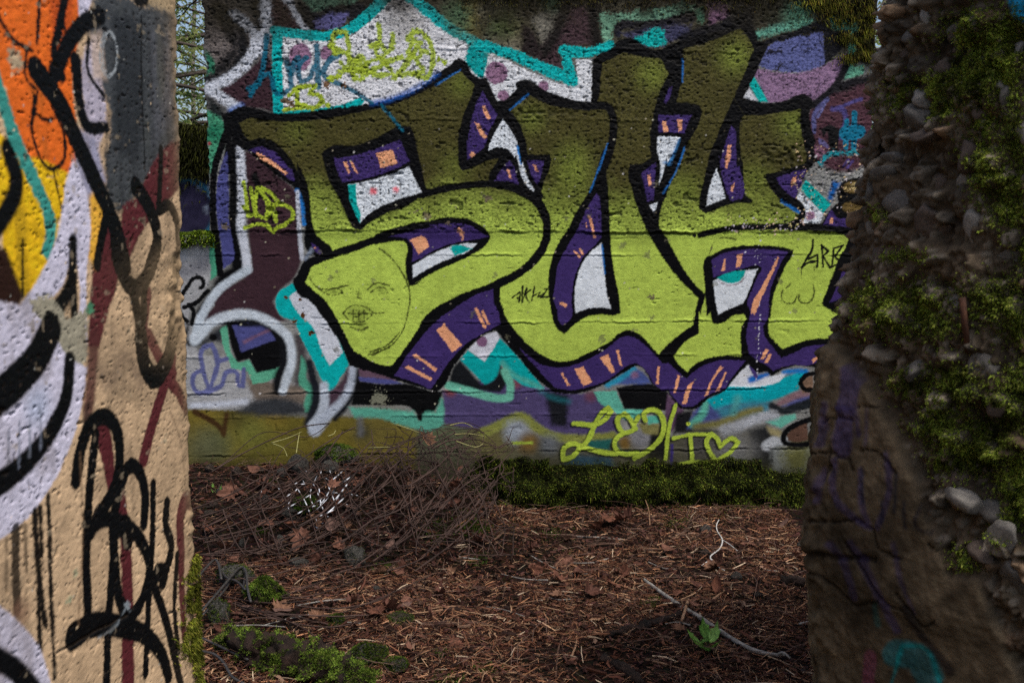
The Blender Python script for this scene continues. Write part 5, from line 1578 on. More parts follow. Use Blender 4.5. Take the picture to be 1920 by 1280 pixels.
def axis(lo, hi, c0, c1, step, far):
    mid = np.arange(c0, c1, step)
    a, s = [], step
    v = c0
    while v > lo:
        s *= 1.25
        v -= s
        a.append(v)
    b, s, v = [], step, c1
    while v < hi:
        s *= 1.25
        v += s
        b.append(v)
    return np.concatenate([a[::-1], mid, b])


ax = axis(-120, 120, -1.9, 1.7, .013, 1)
ay = axis(-60, 200, 2.5, 5.2, .013, 1)
XX, YY = np.meshgrid(ax, ay)
GP = np.stack([XX, YY, gz(XX, YY)], -1)
nearm = (np.abs(XX + .1) < 1.9) & (YY > 2.4) & (YY < 5.3)
GP[..., 2] += nearm * (0.006 * fbm3(GP, 32, 3))
M_SOIL, n_, b_ = mat_base('forest_soil')
N_, L_ = n_.nodes.new, n_.links.new
tc = N_('ShaderNodeTexCoord')
a1 = N_('ShaderNodeTexNoise')
a1.inputs['Scale'].default_value = 9
a1.inputs['Detail'].default_value = 8
a1.inputs['Roughness'].default_value = .7
a2 = N_('ShaderNodeTexVoronoi')
a2.inputs['Scale'].default_value = 70
L_(tc.outputs['Object'], a1.inputs['Vector'])
L_(tc.outputs['Object'], a2.inputs['Vector'])
cr = N_('ShaderNodeValToRGB')
e = cr.color_ramp.elements
e[0].position, e[0].color = .32, (.005, .0035, .003, 1)
e[1].position, e[1].color = .7, (.040, .020, .013, 1)
x = e.new(.52)
x.color = (.016, .009, .006, 1)
L_(a1.outputs[0], cr.inputs[0])
mx = N_('ShaderNodeMix')
mx.data_type = 'RGBA'
mx.blend_type = 'MULTIPLY'
mx.inputs[0].default_value = .6
L_(cr.outputs[0], mx.inputs[6])
L_(a2.outputs['Color'], mx.inputs[7])
L_(mx.outputs[2], b_.inputs['Base Color'])
b_.inputs['Roughness'].default_value = .75
b_.inputs['Specular IOR Level'].default_value = .05
bp = N_('ShaderNodeBump')
bp.inputs['Strength'].default_value = .8
bp.inputs['Distance'].default_value = .012
L_(a2.outputs['Distance'], bp.inputs['Height'])
L_(bp.outputs[0], b_.inputs['Normal'])
me = np_mesh('forest_floor', GP.reshape(-1, 3), grid_faces(len(ay), len(ax)))
tag(obj('forest_floor', me, M_SOIL), 'dark brown forest floor of soil and needles in front of the wall', kind='structure')

# ------------------------------------------------------------------ loose litter: needles, chips, leaf crumbs
M_LIT = mat_leaf('dry_litter', rough=.6, trans=.08)


def litter(name, n, L, wd, cols, seed, box, tilt=.22, lift=.004, dens=None, bright=(.5, 1.4), curl=.12):
    r = np.random.default_rng(seed)
    x = r.uniform(box[0], box[1], n)
    y = r.uniform(box[2], box[3], n)
    if dens is not None:
        k = r.random(n) < dens(x, y)
        x, y = x[k], y[k]
        n = len(x)
    z = gz(x, y) + r.uniform(0, lift, n) + .003
    p = np.stack([x, y, z], -1)
    th = r.uniform(0, 2 * math.pi, n)
    ti = r.normal(0, tilt, n)
    d = np.stack([np.cos(th) * np.cos(ti), np.sin(th) * np.cos(ti), np.sin(ti)], -1)
    s = np.cross(d, [0, 0, 1.0] + r.normal(0, .35, (n, 3)))
    s /= np.linalg.norm(s, axis=1)[:, None]
    u = np.cross(s, d)
    ln = (L[0] + (L[1] - L[0]) * r.random(n) ** 1.6)[:, None]
    w = (wd[0] + (wd[1] - wd[0]) * r.random(n))[:, None]
    p[:, 2] += np.abs(np.sin(ti)) * ln[:, 0] * .5
    c = curl * ln * r.normal(0, 1, (n, 1))
    a, m, b = p - d * ln * .5, p + s * c + u * np.abs(c) * .5, p + d * ln * .5
    V = np.stack([a - s * w * .4, a + u * w * .4, a + s * w * .4, m - s * w * .5, m + u * w * .5, m + s * w * .5, b - s * w * .3, b + u * w * .3, b + s * w * .3], 1).reshape(-1, 3)
    bb = np.arange(n)[:, None] * 9
    F = np.concatenate([bb + np.array(f) for f in ([0, 3, 4, 1], [1, 4, 5, 2], [3, 6, 7, 4], [4, 7, 8, 5])])
    cc = np.asarray(cols, float)
    cc = cc[r.integers(0, len(cc), n)] * r.uniform(bright[0], bright[1], n)[:, None]
    me = np_mesh(name, V, F, np.clip(np.repeat(cc, 9, 0), .002, .8), smooth=False)
    return obj(name, me, M_LIT)


def dn(x, y):                                    # thinner litter under the wire heap and on the dark soil patches
    h = 1 - .88 * sstep(.12, -.2, x) * sstep(3.8, 4.1, y)
    p = np.stack([x, y, 0 * x], -1)
    return h * (.2 + .8 * sstep(-.25, .2, fbm3(p, 3.0, 4)))


BOX = (-1.6, 1.35, 2.62, 4.97)
NEED = [(.32, .16, .085), (.18, .07, .04), (.065, .027, .018), (.42, .26, .15), (.03, .015, .010), (.11, .04, .026), (.04, .018, .013), (.26, .105, .055)]
tag(litter('needle_litter', 74000, (.014, .05), (.0014, .0027), NEED, 41, BOX, dens=dn, bright=(.35, 1.25)), 'brown conifer needles strewn over the forest floor', 'needles', kind='stuff')
CHIP = [(.46, .28, .16), (.34, .18, .10), (.20, .09, .05), (.50, .38, .26), (.12, .06, .04), (.38, .18, .09)]
tag(litter('twig_chip_litter', 2100, (.03, .085), (.003, .0055), CHIP, 42, (-1.2, 1.3, 2.65, 4.9), lift=.012, tilt=.15, curl=.05, dens=dn), 'pale tan twig chips and bark splinters scattered over the needles', 'twig chips', kind='stuff')
FLAKE = [(.10, .04, .026), (.05, .024, .018), (.16, .07, .04), (.03, .016, .012), (.20, .12, .08)]
tag(litter('bark_flake_litter', 900, (.025, .075), (.007, .016), FLAKE, 45, (-1.3, 1.3, 2.65, 4.9), lift=.01, tilt=.18, curl=.06, dens=dn, bright=(.3, 1.3)), 'curled dark bark flakes scattered through the needle litter', 'bark flakes', kind='stuff')
CRUMB = [(.07, .03, .022), (.045, .02, .015), (.12, .052, .034), (.028, .015, .011), (.08, .034, .028)]
tag(litter('leaf_crumb_litter', 7000, (.010, .028), (.006, .016), CRUMB, 43, BOX, tilt=.35, lift=.008, curl=.1, bright=(.3, 1.3)), 'crumbled red-brown leaf pieces mixed into the needle litter', 'leaf litter', kind='stuff')
tag(litter('fine_twig_litter', 1500, (.08, .22), (.0014, .0026), [(.10, .06, .045), (.16, .10, .075), (.05, .028, .02)], 44, (-1.6, 1.3, 2.7, 4.95), lift=.03, tilt=.12, curl=.12), 'thin dry twiglets lying across the forest floor', 'twiglets', kind='stuff')

# ------------------------------------------------------------------ moss bank along the wall foot
u_a, u_b = K.upx(902, 900), U_END
nf, nh = 260, 26
uu = np.linspace(u_a, u_b, nf)
topz = np.array([K.zpx(876 + 12 * fbm3(np.array([[u * 3, 1.1, 0]]), 2, 3)[0] + (14 if u > K.upx(1425, 880) else 0) + 26 * float(sstep(u_a + .12, u_a, u))) for u in uu])
fv = np.zeros((nh, nf, 3))
for j in range(nh):
    t = j / (nh - 1)
    out = (.125 * (1 - sstep(.62, 1.0, t)) + .012) * (.15 + .85 * sstep(u_a, u_a + .22, uu))
    z = -.06 + (topz + .06) * t
    fv[j] = K.o + uu[:, None] * e3 + n3 * (out * (1 + .25 * fbm3(np.stack([uu, 0 * uu + t * .4, 0 * uu], -1), 5, 3)) + .05 * fbm3(np.stack([uu, 0 * uu + t * .3, 0 * uu], -1), 12, 3))[:, None]
    fv[j, :, 2] = z
me = np_mesh('footing', fv.reshape(-1, 3), grid_faces(nh, nf), np.tile((.010, .012, .004), (nh * nf, 1)))
obj('footing', me, mat_painted('damp_mossy_footing', rough=.95, bump=.6, scale=120, grime=.5, spec=0.0), wall)
r = np.random.default_rng(66)
ns = 64000
fi, fj = r.random(ns) * (nf - 2), (r.random(ns) ** .8) * (nh - 2)
a_, b_i = fi.astype(int), fj.astype(int)
mp = fv[b_i, a_]
mp = mp + e3 * (r.uniform(-.5, .5, ns) * (u_b - u_a) / nf)[:, None] + r.normal(0, .004, (ns, 3))
kp = r.random(ns) < .04 + sstep(0, 34, fi + 10 * noise3(mp, 14))
mp, fj = mp[kp], fj[kp]
ns = len(mp)
clump = noise3(mp, 22)
ln_ = .013 * (1 + .6 * clump) + .012 * (r.random(ns) < .05)
rag = fj / nh > .88
mp[rag, 2] += r.random(rag.sum()) ** 2 * .05
colm = [(.030, .046, .006), (.05, .07, .009), (.014, .018, .004), (.11, .13, .016), (.034, .024, .008), (.07, .095, .011), (.010, .012, .003)]
# uneven growth creeping up the wall above the bank
ex, en = [], 0
rx_ = random.Random(17)
for k in range(12000):
    x = rx_.uniform(862, 1540) if k % 5 else rx_.uniform(862, 960)
    n1 = noise3(np.array([[x * .018, 2.2, 5.5]]))[0] + .6 * noise3(np.array([[x * .06, 8.2, 1.5]]))[0]
    top_ = 872 - 18 * n1 - (14 if x < 1030 else 0) + max(0, 905 - x) * 1.1 + (16 if x > 1425 else 0) - (14 if 1160 < x < 1180 else 0)
    y = top_ + abs(rx_.gauss(0, 1)) * (14 if x > 930 else 32) - 4
    if rx_.random() < .9:
        ex.append(wall_point(x, min(y, 945), .004 + .012 * rx_.random()))
for k in range(5200):                                           # spilling onto the floor in front
    u = rx_.uniform(u_a - .05, u_b)
    q = K.o + u * e3 + n3 * (.10 + abs(rx_.gauss(0, 1)) * .055 * (1 + .9 * noise3(np.array([[u * 5, 0, 1.3]]))[0]))
    if noise3(q[None] + 2, 11)[0] > -.15:
        ex.append(np.array([q[0], q[1], float(gzf(q[0], q[1])) + .004 + .02 * rx_.random() ** 2]))
mp = np.concatenate([mp, np.array(ex)])
ln_ = np.concatenate([ln_, np.full(len(ex), .015)])
ns = len(mp)
strands('footing_moss', mp, np.tile(n3, (ns, 1)) + np.array([0, 0, .15]), ln_, .0042, colm, droop=.45, spread=1.0, parent=wall, seed=67, lean=1.5, cs=26, tone=1.1)

# ------------------------------------------------------------------ stones
M_ST = [mat_noise('grey_stone', (.014, .013, .012), (.085, .078, .068), 7, .9, 1.0, .02), mat_noise('brown_stone', (.016, .012, .010), (.08, .06, .046), 7, .9, 1.0, .02), mat_noise('rubble_concrete', (.02, .018, .016), (.13, .122, .105), 10, .9, 1.0, .02)]
ST = []
for k in range(6):
    mm = stone_mesh('stone', 60 + k, 4, .5, .8, 1.0)
    vs = np.empty(len(mm.vertices) * 3, np.float32)
    mm.vertices.foreach_get('co', vs)
    vs = vs.reshape(-1, 3)
    vs *= (1 + .16 * fbm3(vs + k, 3.5, 3) + .06 * noise3(vs, 9) + .03 * noise3(vs, 18))[:, None]
    mm.vertices.foreach_set('co', vs.ravel())
    mm.materials.append(M_ST[k % 3])
    ST.append(mm)


def stone(px, py, w, hgt, label, k, moss=None, cols=MOSS_B, sink=.25, group=None, ln=.014):
    """px, py: foot of the stone; w, hgt in photograph pixels"""
    p = G(px, py)
    s = w / FPX * p[1] * .5
    h = hgt / FPX * p[1] * .5
    o = obj('stone', ST[k % 6], None, None, (p[0], p[1] + s * .4, p[2] + h * (1 - sink)), (0, 0, k * 1.7), (s * 1.08, s * .9, h * 1.35))
    tag(o, label, 'stone', group)
    if moss:
        me = ST[k % 6]
        n = len(me.vertices)
        co = np.empty(n * 3, np.float32)
        no = np.empty(n * 3, np.float32)
        me.vertices.foreach_get('co', co)
        me.vertices.foreach_get('normal', no)
        co, no = co.reshape(-1, 3), no.reshape(-1, 3)
        r = np.random.default_rng(k)
        moss = int(moss * 2.2)
        pick = r.integers(0, n, moss * 3)
        c, nn_ = co[pick], no[pick]
        ok = (nn_[:, 2] + .45 * noise3(c + k, 1.6) > .0)
        c, nn_ = c[ok][:moss], nn_[ok][:moss]
        c = c + r.normal(0, .03, c.shape)
        sc = np.array(o.scale)
        # built in the stone's own frame
        m_ = strands('stone_moss', c, nn_ / sc * sc.mean(), ln * .8 / s, .0026 / s, cols, droop=.25, parent=o, seed=k, lean=.6, cs=3, tone=.7)
    return o


stone(*P('Y 690 345')[0], 40, 40, 'pale rubble stone at the wall foot left of the moss cushion', 0)
stone(*P('Y 800 250')[0], 32, 28, 'grey stone between the pale rubble stone and the moss cushion', 1)
stone(*P('Y 915 300')[0], 74, 44, 'stone under a round bright green moss cushion beside the wire heap', 2, 2600, ln=.02)
stone(*P('Y 895 335')[0], 40, 22, 'pale stone just below the round moss cushion', 5)
stone(*P('Y 765 415')[0], 36, 30, 'brown stone below the pale rubble stone, under the wires', 4)
stone(*P('Y 745 580')[0], 44, 36, 'small moss ball among white-flecked wires', 3, 1500, [(.05, .09, .012), (.035, .065, .01), (.07, .11, .014)], ln=.018)
stone(*P('Y 640 615')[0], 30, 24, 'grey stone left below the small moss ball', 0)
stone(*P('Y 1045 890')[0], 50, 36, 'grey-brown lump of rubble in front of the wire heap', 5, 160, MOSS_D, ln=.008)
stone(*P('Y 690 905')[0], 36, 20, 'low pale stone left of the rubble lump', 2)
stone(*P('Z 370 470')[0], 64, 44, 'grey stone under the bent iron bars by the left wall end', 2, 420, MOSS_M, ln=.010)
stone(*P('Z 620 610')[0], 64, 50, 'mossy stone right of the bent iron bars', 4, 1900, MOSS_B, ln=.016)
stone(*P('Z 280 760')[0], 52, 48, 'dark rough stone beside the left wall end', 5, 300, MOSS_M, ln=.009)
stone(*P('Z 1160 770')[0], 36, 24, 'small mossy stone above the mossy log', 3, 500, MOSS_M, ln=.012)
stone(*P('Z 1640 760')[0], 54, 18, 'flat mossy stone right of the small mossy stone', 1, 600, MOSS_M, ln=.010)
stone(*P('Z 1380 1070')[0], 72, 44, 'round mossy stone at the right end of the mossy log', 0, 1500, MOSS_M, ln=.012)
stone(*P('Z 1610 1100')[0], 54, 22, 'low mossy stone behind the round mossy stone to its right', 3, 700, MOSS_M, ln=.012)
stone(*P('Y 1165 1050')[0], 16, 12, 'tiny white pebble among twigs below the rubble lump', 2)
for q, w, l in (('V 1510 695', 24, 'tiny pale pebble right of the white forked twig'), ('V 1360 580', 22, 'grey pebble left of the foot of the white forked twig'), ('V 1835 545', 30, 'grey stone beside the broken wall at right'), ('V 1612 778', 18, 'pale pebble near the right wall end'), ('V 1360 465', 24, 'flat grey pebble near the moss bank')):
    stone(*P(q)[0], w, w * .7, l, int(w))
rr = random.Random(9)
for k in range(14):
    px, py = rr.uniform(390, 620), rr.uniform(870, 1060)
    stone(px, py, rr.uniform(12, 26), rr.uniform(9, 18), 'small grey rubble piece lying among the wires', k, group='small rubble among the wires')

# ------------------------------------------------------------------ wire heap
M_WIRE = mat_painted('rusted_wire', rough=.6, bump=.3, scale=300, grime=.3, spec=.1)
WHC = np.array(at_depth(*P('Y 860 430')[0], 4.4))


def wire_col(p):
    r = fbm3(p, 12, 2)
    c = np.array((.045, .026, .020))[None] * (1 + .9 * r)[:, None] + np.array((.008, .007, .007))
    px, py = project(p)
    m = np.exp(-(((px - 595) / 85) ** 2 + ((py - 930) / 55) ** 2))
    k = (.55 * m + .55 * noise3(p, 60) + .2 * noise3(p, 140) > .68)
    c[k] = (.62, .64, .68)
    return np.clip(c, .006, .7)


def dsheet(py):
    return float(np.clip(3.78 + (1085 - py) / 305 * 1.03, 3.4, 4.86))


heap = bpy.data.objects.new('wire_heap', None)
COL.objects.link(heap)
heap.location = (-.5, 4.45, 0)
tag(heap, 'heap of rusty crossing wire mesh slumped against the wall foot', 'wire mesh')


def wire(spec, rad, depth=None, h=None, name='wire', parent=heap, off=0.0, mat=None):
    pts = []
    for x, y in P(spec):
        if h is not None:
            pts.append(G(x, y, h))
        else:
            d = min(dsheet(y) + off, K.o[1] + .06 * 0 - .10 + math.tan(YAW) * ((x - 960) / FPX * 4.8))
            pts.append(np.array(at_depth(x, y, d)))
    pts = np.array(pts)
    o = tube(name, pts - np.array(parent.location) if parent else pts, rad, mat or M_WIRE, parent, 5, res=16, cols=lambda p: wire_col(p + (np.array(parent.location) if parent else 0)))
    return o


fam1 = ['Y 180 335 360 250 540 165 720 95 890 42', 'Y 100 610 400 480 620 330 900 130 1040 65', 'Y 130 670 430 540 700 380 860 240 970 90', 'Y 100 740 400 680 640 560 900 380 1140 150', 'Y 130 760 500 680 800 520 1040 340 1240 200 1400 130',
        'Y 110 830 450 780 760 650 1000 470 1200 300 1330 200', 'Y 400 830 700 740 950 610 1160 440 1340 250 1440 150', 'Y 650 800 900 680 1130 480 1300 330 1500 180 1640 100', 'Y 830 860 1080 720 1260 560 1420 400 1600 250 1780 80',
        'Y 1000 930 1230 770 1400 600 1540 470 1700 330 1800 200', 'Y 1150 870 1330 720 1490 560 1610 320', 'Y 1230 930 1400 860 1560 740 1700 610 1880 380', 'Y 1500 810 1680 650 1800 500 1900 380', 'Y 330 600 560 480 760 350 900 200', 'Y 560 760 800 640 1000 500 1150 350 1260 180',
        'Y 1250 800 1480 640 1620 480 1760 300', 'Y 200 700 480 590 700 450 880 290', 'Y 1400 930 1600 800 1760 640 1900 470', 'Y 60 560 300 470 520 350 700 260']
fam2 = ['Y 1040 300 1120 420 1200 560 1260 700 1300 800', 'Y 700 300 780 420 860 560 900 700', 'Y 860 200 960 380 1050 560 1100 700', 'Y 1150 160 1240 330 1330 520 1400 700 1440 800', 'Y 1300 250 1400 420 1480 600 1550 780', 'Y 1420 130 1520 300 1600 480 1680 700 1720 850',
        'Y 1560 110 1660 330 1760 520 1830 700 1900 830', 'Y 1720 90 1790 250 1850 420 1920 600', 'Y 560 350 640 500 700 640 750 760', 'Y 430 480 520 640 560 760 600 860', 'Y 250 560 330 700 380 830', 'Y 980 320 1060 480 1150 660 1180 780', 'Y 1220 240 1310 430 1370 600 1420 760', 'Y 620 320 700 480 790 640 820 760',
        'Y 340 520 430 660 470 790', 'Y 780 250 880 430 960 600 1010 740', 'Y 1480 180 1560 380 1640 560 1700 760', 'Y 1640 140 1720 340 1800 520 1870 720', 'Y 130 640 220 760 260 830']
rl0 = random.Random(77)
HEAP_LEAVES = []


def wob(c, a=7):
    p = P(c)
    p[1:-1] += np.array([(rw.gauss(0, a), rw.gauss(0, a)) for _ in range(len(p) - 2)]).reshape(-1, 2)
    return 'X ' + ' '.join('%f %f' % tuple(q) for q in p)


rw = random.Random(5)
for c in fam1:
    wire(wob(c, 4), .0031)
    if rw.random() < .6:
        wire(wob(c, 12), .0020, off=.04)
for c in fam2:
    wire(wob(c, 6), .0025, off=-.012)
    if rw.random() < .6:
        wire(wob(c, 16), .0018, off=.06)
rw = random.Random(5)
for k in range(190):                                             # tangled loose ends inside the heap
    x, y = rw.uniform(430, 945), rw.uniform(815, 1040)
    if y < 830 + max(0, (720 - x)) * .3 or (x > 900 and y < 850):
        continue
    n = rw.randint(3, 5)
    a = rw.uniform(0, 6.3)
    s = ['X']
    for i in range(n):
        s.append('%f %f' % (min(x, 962), min(max(y, 806), 1040)))
        a += rw.gauss(0, .75)
        st = rw.uniform(18, 46)
        x, y = x + st * math.cos(a), y + st * .8 * math.sin(a)
    wire(' '.join(s), rw.uniform(.0014, .0026), off=rw.uniform(-.10, .25))
for c, o_ in (('Y 1100 230 1180 250 1300 170 1420 120 1500 90 1600 50 1720 40 1800 70', 0), ('Y 1560 50 1640 60 1740 70 1800 90 1890 170', -.03), ('Y 1600 130 1760 170 1890 180 1820 200', -.02), ('Y 1440 140 1430 90 1440 60 1460 100', -.05), ('Y 1590 150 1680 110 1820 120', 0), ('Y 1120 195 1350 185 1700 190 1880 170', .02)):
    wire(c, .0019, off=o_)
# pale dry stalks caught in the heap
M_STALK = mat_noise('dry_stalk', (.20, .19, .06), (.32, .30, .12), 20, .7, .2, .003)
for i, (c, o_) in enumerate((('Y 540 160 640 130 720 95', -.03), ('Y 690 220 700 150 710 95', -.02), ('Y 550 165 610 190 635 240', -.02), ('Y 880 120 915 105 925 85', -.03), ('Y 1285 50 1350 70 1430 100', -.02), ('Y 1610 55 1690 40 1750 65', -.03), ('Y 1640 110 1720 105 1815 120', -.03), ('Y 1650 150 1760 185 1810 165', -.04), ('Y 1120 190 1250 185', -.02))):
    pts = np.array([np.array(at_depth(x, y, min(dsheet(y) + o_, 4.82))) for x, y in P(c)])
    tag(tube('dry_stalk', pts, [.0028, .0016], M_STALK, None, 5, res=6), 'pale yellow dry stalk sticking out of the wire heap', 'stalk', 'dry stalks in the wire heap')

for k in range(170):                                            # matted twigs at the top of the heap
    x, y = rw.gauss(820, 75), rw.gauss(880, 42)
    if y < 812 + max(0, 790 - x) * .38 or x > 955 or x < 600 or y > 985 or (x > 900 and y < 830):
        continue
    a = rw.uniform(0, 6.3)
    s = ['X']
    for i in range(rw.randint(3, 4)):
        s.append('%f %f' % (min(x, 965), min(max(y, 804), 1000)))
        a += rw.gauss(0, .6)
        st = rw.uniform(14, 36)
        x, y = x + st * math.cos(a), y + st * .8 * math.sin(a)
    wire(' '.join(s), [rw.uniform(.0018, .0036), .0010], off=rw.uniform(-.02, .28), name='twig')
for c, r_, o_ in (('Y 1360 420 1480 360 1600 250 1700 120', .0052, -.03), ('Y 700 660 860 560 1000 430 1060 320', .0048, -.04), ('Y 1150 620 1300 560 1430 470', .0056, -.05), ('Y 1500 200 1600 150 1760 130 1880 180', .0042, -.02), ('Y 1240 330 1340 220 1430 130', .0046, -.03), ('Y 960 760 1120 640 1250 560', .0045, -.05),
                  ('Y 1560 560 1690 430 1830 330', .005, -.04), ('Y 420 560 560 520 700 430', .0046, -.03), ('Y 1380 540 1400 440 1395 330', .0042, -.05), ('Y 1640 700 1760 560 1840 420', .0044, -.05)):
    wire(wob(c, 5), [r_, r_ * .8, r_ * .4], off=o_, name='branch', mat=None)
for k in range(16):
    x, y = rl0.uniform(560, 930), rl0.uniform(860, 1010)
    if y > 850 + max(0, 720 - x) * .35:
        HEAP_LEAVES.append((x, y, dsheet(y) + rl0.uniform(-.02, .15)))
# low wires sagging over the floor in front of the heap
floor_w = ['Z 400 590 700 670 1100 690 1400 600 1860 400', 'Z 450 640 800 740 1100 780 1350 740', 'Z 750 550 1000 460 1250 350 1740 270', 'Z 850 620 1150 640 1450 590 1600 510', 'Z 520 440 600 540 700 560 1000 540 1300 430', 'Z 230 880 450 740 620 710 800 740', 'Z 150 240 400 240 700 170 1000 90', 'Z 160 300 420 330 760 300 1050 200 1400 40',
           'Z 200 520 480 580 760 600 1060 560', 'Z 420 620 640 680 900 780 1060 900', 'Z 180 420 420 420 720 380 1000 290', 'Z 640 690 900 690 1150 700 1400 690', 'Z 380 600 600 660 860 700 1100 760']
fw = bpy.data.objects.new('wire_bundle', None)
COL.objects.link(fw)
fw.location = (-.8, 3.6, 0)
tag(fw, 'loose bundle of long sagging dark wires on the floor left of centre', 'wire')
for i, c in enumerate(floor_w):
    wire(c, .0027, h=.02 + .012 * (i % 4), parent=fw)
M_IRON = mat_noise('dark_iron', (.016, .014, .014), (.05, .042, .038), 40, .5, .4, .003, spec=.5)
for c, h_, l in (('Z 150 660 240 560 330 455 420 350 465 335 490 385 495 480 520 590', .07, 'bent dark iron bar looping up beside the left wall end'), ('Z 130 400 200 320 255 275 285 330 300 420', .08, 'short hooked iron bar behind the looping bar'), ('Z 160 690 250 590 340 480 380 400 470 360 475 420 460 520', .05, 'second bent iron bar below the looping bar'),
                 ('Z 150 860 300 930 500 1025', .03, 'straight dark iron bar at the upper left end of the mossy log'), ('Z 150 960 250 985 320 1050 380 1150 470 1205', .03, 'curved iron bar at the lower left beside the mossy log'),
                 ('Z 280 300 330 400 420 440 480 500', .06, 'thin bent wire crossing the looping iron bar')):
    pts = np.array([G(x, y, h_) for x, y in P(c)])
    pts[:, 2] += .0
    tag(tube('iron_bar', pts, .0046, M_IRON, None, 7, res=8), l, 'iron bar')

# ------------------------------------------------------------------ sticks and twigs
M_STICK = {'grey': mat_noise('grey_bark', (.13, .115, .10), (.30, .28, .25), 30, .8, .6, .004), 'tan': mat_noise('tan_wood', (.17, .09, .05), (.32, .19, .11), 24, .7, .4, .003),
           'brown': mat_noise('brown_bark', (.045, .024, .016), (.11, .06, .04), 26, .8, .6, .004), 'dark': mat_noise('rotten_bark', (.006, .005, .004), (.034, .02, .015), 18, .9, 1.0, .02),
           'white': mat_noise('bleached_twig', (.34, .33, .31), (.55, .53, .50), 24, .7, .3, .003)}


def stick(name, spec, rad, m, label, h=None, cat='stick', group=None, jit=0.0, seg=8):
    r0 = np.atleast_1d(rad)
    pts = np.array([G(x, y, (h if h is not None else r0.max() * .8)) for x, y in P(spec)])
    return tag(tube(name, pts, rad, M_STICK[m], None, seg, res=7, jit=jit), label, cat, group)


s_main = stick('stick', 'V 1058 690 1130 745 1230 815 1330 875 1450 955 1560 1020 1650 1050 1760 1062', [.0068, .0085, .0082, .0078, .006], 'grey', 'long pale grey stick lying diagonally at lower right', h=.012, jit=.0012)
kn = tube('side_twig', np.array([G(*P('V 1710 1055')[0], .015), G(*P('V 1735 1045')[0], .03), G(*P('V 1770 1075')[0], .02)]), [.005, .003], M_STICK['grey'], s_main, 6, res=4)
stick('stick', 'V 1272 788 1258 835 1240 892', [.0062, .005], 'tan', 'short tan stick standing across the long grey stick', h=.02)
stick('stick', 'V 1318 700 1312 760 1288 828', [.004, .003], 'brown', 'short brown stick above the long grey stick')
stick('stick', 'V 1362 880 1430 915 1522 966', [.0048, .0036], 'tan', 'tan split stick parallel to the long grey stick')
stick('stick', 'V 872 776 980 788 1105 798', [.0068, .0058], 'brown', 'thick reddish brown stick left of the long grey stick', jit=.001)
stick('stick', 'V 880 676 960 690 1050 712 1100 735', [.0045, .0035], 'brown', 'brown stick touching the upper end of the long grey stick')
stick('stick', 'V -20 915 120 908 240 900 320 916', [.0075, .007, .004], 'brown', 'brown branch lying on the floor right of the flat mossy stone', jit=.001)
stick('stick', 'V 1380 798 1415 770 1450 742', [.0055, .0045], 'tan', 'tan chip stick right of the short brown stick')
stick('stick', 'V 1480 842 1520 828 1568 814', .0035, 'tan', 'thin tan stick toward the right wall end')
stick('stick', 'V 1640 645 1740 655 1840 685', [.0035, .0025], 'grey', 'thin grey stick running behind the right wall end')
stick('stick', 'V 725 482 820 484 960 496', [.0035, .0028], 'grey', 'thin grey stick near the red curled leaf')
stick('stick', 'V 1030 552 1180 548 1335 535', [.004, .003], 'dark', 'dark thin stick below the moss bank')
stick('twig', 'V 500 570 580 615 680 655 780 662 880 650', [.003, .002], 'grey', 'pale curved twig at the foot of the wire heap', cat='twig')
stick('twig', 'V 980 640 1008 700 995 790 930 850 820 920', [.0026, .0018], 'tan', 'long bent tan twig in the middle of the floor', cat='twig')
stick('twig', 'V 640 740 800 745 900 762 1030 768', .0022, 'tan', 'straight tan twig above the thick reddish stick', cat='twig')
stick('twig', 'V 680 895 665 960 640 1030 628 1165', [.0036, .003], 'brown', 'brown twig pointing toward the camera left of the dark bark', cat='twig')
stick('twig', 'V 735 955 725 1010 705 1065', .0036, 'tan', 'short tan twig beside the brown pointing twig', cat='twig')
stick('twig', 'V 1065 1080 1160 1100 1280 1140', [.0034, .003], 'tan', 'reddish tan twig at the bottom right of centre', cat='twig')
stick('twig', 'V 1280 1132 1340 1115 1420 1062', [.0038, .003], 'brown', 'brown twig below the green seedling', cat='twig')
stick('twig', 'V 1468 1000 1480 1020 1500 1055', .0055, 'brown', 'stubby brown stick right of the green seedling', cat='stick')
stick('twig', 'V 1270 415 1330 375 1400 345 1500 330 1660 340 1840 360', [.0022, .0016], 'brown', 'thin arching twig in front of the moss bank', h=.06, cat='twig')
stick('twig', 'V 1068 262 1064 300 1080 350 1086 425', [.0018, .0026], 'tan', 'thin upright twig leaning on the moss bank', h=.05, cat='twig')
wt = stick('forked_twig', 'V 1422 400 1410 425 1414 455 1438 498 1425 540 1382 575 1386 598', [.0022, .0032, .0026], 'white', 'bleached white forked twig near the moss bank at right', h=.02, cat='twig')
for c in ('V 1438 498 1475 520 1512 550', 'V 1386 596 1360 606 1338 622', 'V 1384 590 1420 630 1450 645'):
    tube('side_twig', np.array([G(x, y, .016) for x, y in P(c)]), [.0028, .0016], M_STICK['white'], wt, 6, res=5)
stick('bark_piece', 'V 868 975 930 950 1010 932 1050 925 1100 895', [.008, .015, .014, .008], 'dark', 'dark rotten bark chunk lying on the needles at lower centre', jit=.012, cat='bark', seg=14)
stick('bark_piece', 'V 1090 905 1160 880 1240 860', [.012, .015, .008], 'dark', 'smaller dark bark chunk right of the rotten bark', jit=.010, cat='bark', seg=12)
stick('bark_piece', 'V 850 1075 930 1105 1000 1150 1050 1200', [.010, .016, .015, .010], 'dark', 'dark bark strip at the bottom edge of the picture', jit=.012, cat='bark', seg=12)
stick('bark_piece', 'V 1720 690 1780 700 1840 706', [.022, .02], 'dark', 'dark bark piece beside the right wall end', jit=.010, cat='bark', seg=12)
rt = random.Random(12)
